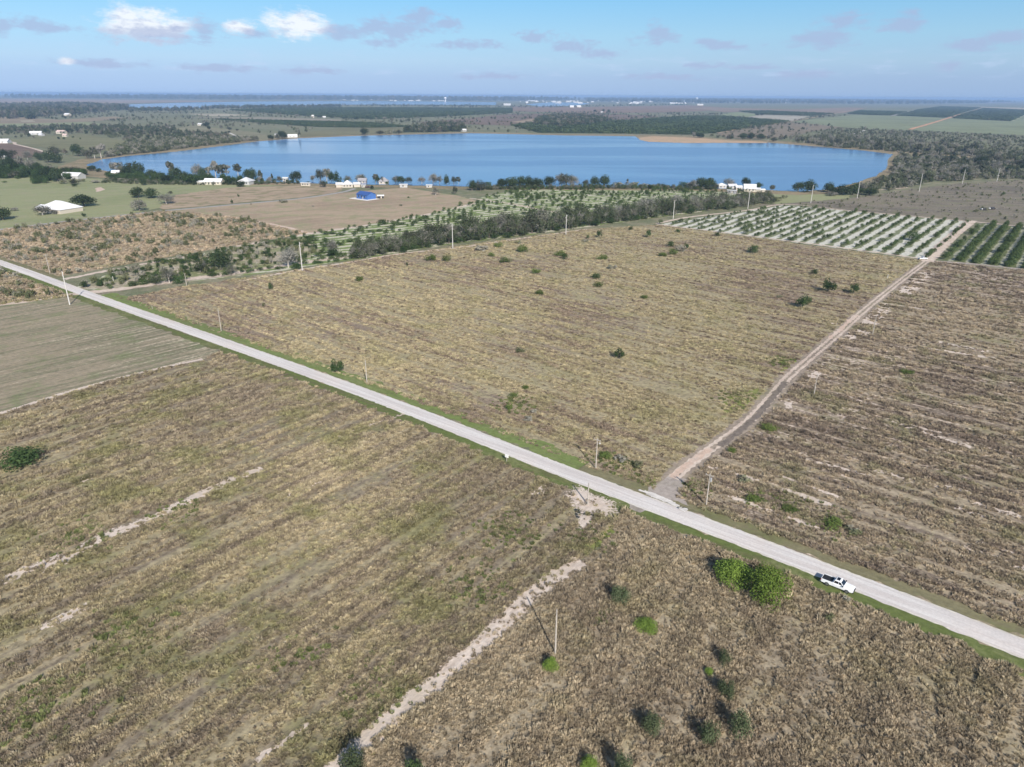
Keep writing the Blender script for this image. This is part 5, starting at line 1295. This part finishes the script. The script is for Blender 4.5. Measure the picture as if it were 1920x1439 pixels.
m_wallc = [plain('cream_wall', (0.50, 0.46, 0.38), 0.85, var=0.08, scale=.5), plain('grey_wall', (0.40, 0.40, 0.39), 0.85, var=0.08, scale=.5), m_wallw, m_wallt]
m_roofc = [m_roofw, plain('pale_grey_roof', (0.56, 0.56, 0.56), 0.6, var=0.10, scale=.4), plain('dusty_white_roof', (0.66, 0.65, 0.61), 0.7, var=0.10, scale=.4)]
def house(bx, by, L, W, hw, hr, rz, label, name='house', roof='gable', wall=None, rf=None, wins=3, wings=(), group=None, cat=None, parts=True):
    L *= .92; hr *= 1.15; wall = wall or m_wallc[int(bx + by) % 4]; rf = rf or (m_roofw if L > 22 else m_roofc[int(bx) % 3])
    x, y = G(bx, by); o = empty(name, (x, y, 0), R(rz)); tag(o, label, cat or name.split('_')[-1], group)
    def block(cx, cy, L, W, hw, hr, roof, nm_w='wall', nm_r='roof'):
        q = MB(); q.box(cx - L / 2, cx + L / 2, cy - W / 2, cy + W / 2, -.1, hw)
        if roof == 'gable':
            for s in (-1, 1): q.prism([(0, 0)] * 0 or [(cx + s * (L / 2 - .12) - .06, 0)] * 0 or [(0, 0), (0, 0), (0, 0)], 0, 0) if False else None
            for s in (-1, 1):
                xe = cx + s * (L / 2 - .1)
                q.add([(xe - .09, cy - W / 2, hw), (xe - .09, cy + W / 2, hw), (xe - .09, cy, hw + hr - .02), (xe + .09, cy - W / 2, hw), (xe + .09, cy + W / 2, hw), (xe + .09, cy, hw + hr - .02)],
                      [(0, 1, 2), (5, 4, 3), (0, 3, 4, 1), (1, 4, 5, 2), (2, 5, 3, 0)])
        w_ = q.build(nm_w, wall or m_wallw, o)
        q = MB(); e = .5; t = .16
        if roof == 'gable':
            k = hr / (W / 2); zb = hw - k * e
            for s in (-1, 1):
                a = (cy + s * (W / 2 + e), zb + .05); b = (cy, hw + hr + .05)
                vs = []
                for xx in (cx - L / 2 - e, cx + L / 2 + e): vs += [(xx, a[0], a[1]), (xx, b[0], b[1]), (xx, b[0], b[1] + t), (xx, a[0], a[1] + t)]
                q.add(vs, [(0, 1, 2, 3), (7, 6, 5, 4), (0, 4, 5, 1), (1, 5, 6, 2), (2, 6, 7, 3), (3, 7, 4, 0)])
        else:
            r = min(W, L) / 2 * .98
            vs = [(cx - L / 2 - e, cy - W / 2 - e, hw), (cx + L / 2 + e, cy - W / 2 - e, hw), (cx + L / 2 + e, cy + W / 2 + e, hw), (cx - L / 2 - e, cy + W / 2 + e, hw)]
            vs += [(a, b, hw + t) for a, b, _ in vs] + [(cx - L / 2 + r, cy, hw + hr), (cx + L / 2 - r, cy, hw + hr)]
            q.add(vs, [(3, 2, 1, 0), (0, 1, 5, 4), (1, 2, 6, 5), (2, 3, 7, 6), (3, 0, 4, 7), (4, 5, 9, 8), (6, 7, 8, 9), (5, 6, 9), (7, 4, 8)])
        q.build(nm_r, rf or m_roofw, o)
    block(0, 0, L, W, hw, hr, roof)
    for (cx, cy, l2, w2, h2, r2) in wings: block(cx, cy, l2, w2, h2, r2, 'gable')
    for s in (-1, 1):
        for k in range(wins):
            xx = -L / 2 + L * (k + .7) / (wins + .6)
            q = MB(); ww = min(.7, L / wins * .3); q.box(xx - ww, xx + ww, s * W / 2 - .03, s * W / 2 + .03, hw * .38, hw * .78); q.build('window', m_win, o)
    q = MB(); xx = L * .08; q.box(xx - .5, xx + .5, -W / 2 - .04, -W / 2 + .02, 0, min(2.1, hw * .8)); q.build('door', m_wallt, o)
    return o

house(114, 397, 27, 19, 3.0, 4.6, -22, 'large low building with a wide bright white metal roof in the left pasture', 'house', 'hip', wins=5, wings=((-15, -1, 8, 9, 2.8, 1.6),))
house(138, 335, 24, 11, 3.2, 2.6, -14, 'long curved-looking white barn roof in front of dark trees on the left', 'barn', 'gable', wins=2, wings=((-9, -5, 6, 7, 2.8, 1.2),))
house(56, 322, 14, 8, 2.8, 1.8, 0, 'white porch house below the dark wood at the far left', 'house', 'gable', wins=4, wings=((6, 2, 5, 5, 2.6, 1.2),))
house(9, 300, 5, 5, 4.5, 1.6, 10, 'small white building glimpsed among the dark trees at the left edge', 'house', 'hip', wins=1)
house(219, 333, 8, 7, 5.2, 1.8, 15, 'narrow two-storey white house beside the lake trees on the left', 'house', 'gable', wins=2)
house(259, 333, 9, 5, 2.8, 1.3, 5, 'low white outbuilding half hidden by shore trees', 'shed', 'gable', wins=1)
house(402, 346, 19, 9, 3.0, 2.3, -3, 'white bungalow with low wing before the shore wood', 'house', 'gable', wins=5, wings=((-12, -1, 7, 7, 2.6, 1.1),))
house(463, 346, 13, 12, 3.3, 3.4, -10, 'white hip-roofed house between the shore trees', 'house', 'hip', wins=3)
house(536, 341, 5.5, 5, 3.6, .7, 0, 'tiny white boathouse right at the shore beside the round dark tree', 'shed', 'gable', wins=1)
house(574, 349, 10, 3, 2.9, .3, -8, 'long low white trailer home on the left of the shore lawn', 'trailer', 'gable', wins=3)
house(652, 351, 11, 10, 2.8, 3.4, 12, 'white farmhouse with several gables above the blue building', 'house', 'hip', wins=3, wings=((-8, 0, 6, 7, 2.8, 1.7), (9, 0, 6, 7, 2.8, 1.6)))
house(680, 344, 9, 6, 3.0, 1.8, 0, 'pale lilac-grey lakeside cottage among the trees behind the farmhouse', 'house', 'gable', wall=m_roofg, rf=m_roofg, wins=2)
house(720, 345, 10, 7, 2.6, 3.2, 0, 'grey steep-roofed lakeside cottage between two trees', 'house', 'hip', wall=m_wallt, rf=m_roofg, wins=2)
house(757, 352, 8, 3, 2.9, .4, 5, 'white box trailer parked on the shore lawn in the centre left', 'trailer', 'gable', wins=1)
house(805, 352, 6.0, 3, 2.3, .4, 0, 'low pale shed beyond the brown field in the centre', 'shed', 'gable', wins=1)
house(682, 351.5, 4.0, 2.4, 2.0, .3, 0, 'small white camper beside the maroon pickup', 'camper', 'gable', wins=1)
b = house(687, 373, 15, 10, 4.0, 1.8, -38, 'blue metal building on a white slab in the brown field', 'building', 'gable', wall=m_blue, rf=m_blue2, wins=3)
q = MB(); q.box(-13, 10, -8.5, 6.0, .02, .18, taper=.02); q.build('slab', m_slab, b)
h2 = house(714, 372, 5.6, 3, 2.2, .5, 10, 'small dark trailer with a white roof beside the blue building', 'trailer', 'gable', wall=m_trim, wins=1)
# right farm
house(1352, 353, 9, 7, 2.8, 1.8, 8, 'leftmost white house of the farm on the right shore', 'house', 'hip', wins=2)
house(1372, 353.5, 9, 6, 2.6, 1.4, 8, 'second white roof from the left at the right shore farm', 'house', 'gable', wins=2)
house(1384, 356, 7, 5, 2.4, 1.4, 8, 'long low white building just left of the main farmhouse', 'barn', 'gable', wins=2)
house(1405, 359, 12, 9, 3.0, 3.2, -12, 'main white farmhouse with peaked roof on the right shore', 'house', 'gable', wins=3, wings=((7.5, -2, 4, 6, 2.5, 1.2),))
house(1427, 360, 6.5, 4, 1.9, .7, 0, 'low white shed right of the main farmhouse', 'shed', 'gable', wins=1)
house(1372, 363, 9, 3, 2.8, .3, -30, 'grey trailer with a white end on the sandy farm lane', 'trailer', 'gable', wall=m_roofg, wins=2)
# beyond the lake and far farms
for bx, by, L, W, hw, hr, lab in ((68, 253, 24, 13, 3.6, 3.2, 'long white farm roof at the far left'), (78, 255.5, 10, 8, 3, 1.6, 'small white annex beside the long far farm roof'),
        (116, 251, 20, 12, 4, 3.0, 'pinkish-roofed far house left of a dark tree'), (123, 257, 9, 8, 3.5, 2.0, 'small white shed below the pinkish far house'), (5, 269, 26, 14, 4, 3.0, 'white barn at the left edge by the pale far road'),
        (127, 217.5, 26, 14, 5, 4, 'lone white barn before the distant left wood'), (376, 236, 14, 9, 4, 2.5, 'white house beside the dark far trees left of the lake'), (520, 256, 10, 8, 3, 2, 'small pale house on the far bank'),
        (548, 258, 22, 10, 3.5, 2.5, 'white house on the far bank beside the spire-like tree'), (587, 221.5, 9, 8, 8, 2.5, 'tan tower-like building in the far tree line'), (608, 221.5, 12, 8, 4, 2.0, 'small white barn in the far tree line'),
        (818, 246.5, 26, 11, 4.5, 3, 'white house in the dark wood across the lake'), (826, 246.8, 9, 7, 3, 1.5, 'low garage right of the white house across the lake'), (870, 247, 14, 9, 4, 2, 'right small white boathouse across the lake'),
        (951, 198.5, 70, 30, 10, 6, 'long white warehouse beyond the middle fields'), (1072, 202, 32, 20, 8, 6, 'left one of two white barns beyond the fields'), (1085, 202, 36, 20, 8, 6, 'right one of two white barns beyond the fields'),
        (1128, 212, 14, 9, 3.5, 2, 'small pale house among the lone far trees'), (1313, 198.5, 60, 28, 9, 6, 'white packing house before dark far trees'), (1563, 194.5, 90, 40, 14, 6, 'bright white warehouse on the right horizon'), (1472, 194, 30, 20, 10, 5, 'small white building left of the bright warehouse')):
    house(bx, by, L, W, hw, hr, random.uniform(-25, 25), lab, 'barn' if 'barn' in lab else 'house', 'gable', rf=m_roofp if 'pinkish' in lab else None, wall=m_wallt if 'tan' in lab else None, wins=2)
# low equipment left in the rough field
def implement(bx, by, lab, s=1.0):
    x, y = G(bx, by); o = empty('farm_trailer', (x, y, 0), R(5)); o.scale = (s,) * 3; tag(o, lab, 'farm trailer')
    q = MB(); q.box(-2.6, 2.2, -1.1, 1.1, .7, .95); q.box(-2.4, 1.2, -.9, .9, .96, 1.9, taper=.25); q.build('load', m_trim, o)
    q = MB(); q.box(2.2, 4.0, -.08, .08, .6, .75); q.build('drawbar', m_metal, o)
    q = MB(); q.box(-3.5, -2.65, -1, 1, .6, 1.5, taper=.1); q.build('tank', m_wallw, o)
    for s_ in (-1, 1):
        for xx in (-1.2, .6): q = MB(); q.tube((xx, s_ * .95, .4), (xx, s_ * 1.2, .4), .4, .4, 14); q.build('wheel', m_dark, o)
implement(1861, 393, 'right dark farm trailer with a white end in the rough field')
implement(1846, 394, 'left dark farm trailer with a white end in the rough field', .9)

# water towers
def water_tower(bx, by, h, r, lab, lean='ball'):
    x, y = G(bx, by); o = empty('water_tower', (x, y, 0)); tag(o, lab, 'water tower')
    q = MB(); q.tube((0, 0, -1), (0, 0, h - r), r * .42, r * (.30 if lean == 'ball' else .42), 14); q.build('column', m_roofw, o)
    q = MB(); n = 8
    for i in range(n):
        a0, a1 = -math.pi / 2 + math.pi * i / n, -math.pi / 2 + math.pi * (i + 1) / n
        q.tube((0, 0, h - r + r * .8 * math.sin(a0)), (0, 0, h - r + r * .8 * math.sin(a1)), max(r * math.cos(a0), .05), max(r * math.cos(a1), .05), 16, cap=False)
    q.build('tank', m_roofw, o)
water_tower(835, 191.5, 62, 17, 'white water tower standing on the shore of the distant water', 'col')
water_tower(1306, 189.5, 70, 26, 'round white water tower on the centre right horizon')

# distant town: one small white building at a time
TOWNM = []
for i in range(5):
    L, W, h, r = [(34, 22, 8, 5), (60, 26, 8, 5), (26, 22, 14, 4), (90, 34, 9, 4), (40, 30, 7, 7)][i]
    q = MB(); q.box(-L / 2, L / 2, -W / 2, W / 2, -1, h, 0)
    q.add([(-L / 2 - 1, -W / 2 - 1, h), (L / 2 + 1, -W / 2 - 1, h), (L / 2 + 1, W / 2 + 1, h), (-L / 2 - 1, W / 2 + 1, h), (-L / 2 - 1, 0, h + r), (L / 2 + 1, 0, h + r)], [(0, 1, 5, 4), (2, 3, 4, 5), (1, 2, 5), (3, 0, 4), (3, 2, 1, 0)], 1)
    TOWNM.append(q.mesh('town_building', [m_wallw, m_roofw]))
def town(x0, x1, y0, y1, n, lab, group, smin, smax):
    for i in range(n):
        bx, by = random.uniform(x0, x1), random.uniform(y0, y1)
        by += (bx - 960) * 0.0058
        x, y = G(bx, by); o = bpy.data.objects.new('town_building', random.choice(TOWNM)); link(o)
        o.location = (x, y, 0.5); o.rotation_euler = (0, 0, random.uniform(-.5, .5)); s = random.uniform(smin, smax); o.scale = (s, s, s * 1.1)
        tag(o, lab, 'building', group)
town(975, 1110, 188.5, 194, 34, 'hazy white building of the town strung along the distant pond', 'town buildings by the distant pond', .45, 0.95)
town(1110, 1300, 187.5, 194, 44, 'hazy white building of the distant centre right town', 'town buildings in the centre right', .45, 1.0)
town(1420, 1600, 185.2, 188.5, 34, 'hazy white building of the distant town on the right horizon', 'town buildings on the right horizon', .7, 1.7)
town(1600, 1740, 185.2, 189, 24, 'hazy white building at the right end of the horizon town', 'town buildings at the right end', .6, 1.3)
town(640, 830, 189, 191, 20, 'hazy white lakeside building beyond the distant water', 'buildings beyond the distant water', .4, .8)

# ------------------------------------------------------------------ haze
mh, t, out = mat('haze')
vol = t.new('ShaderNodeVolumePrincipled', {'Color': (0.43, 0.64, 0.97, 1), 'Density': 0.000075, 'Anisotropy': 0.0})
t.l.new(vol.outputs[0], out.inputs['Volume'])
mb = MB(); mb.box(-46000, 46000, -46000, 46000, -1.0, 92.0)
hz = mb.build('haze', mh); tag(hz, kind='stuff', label='pale blue haze over the far country')
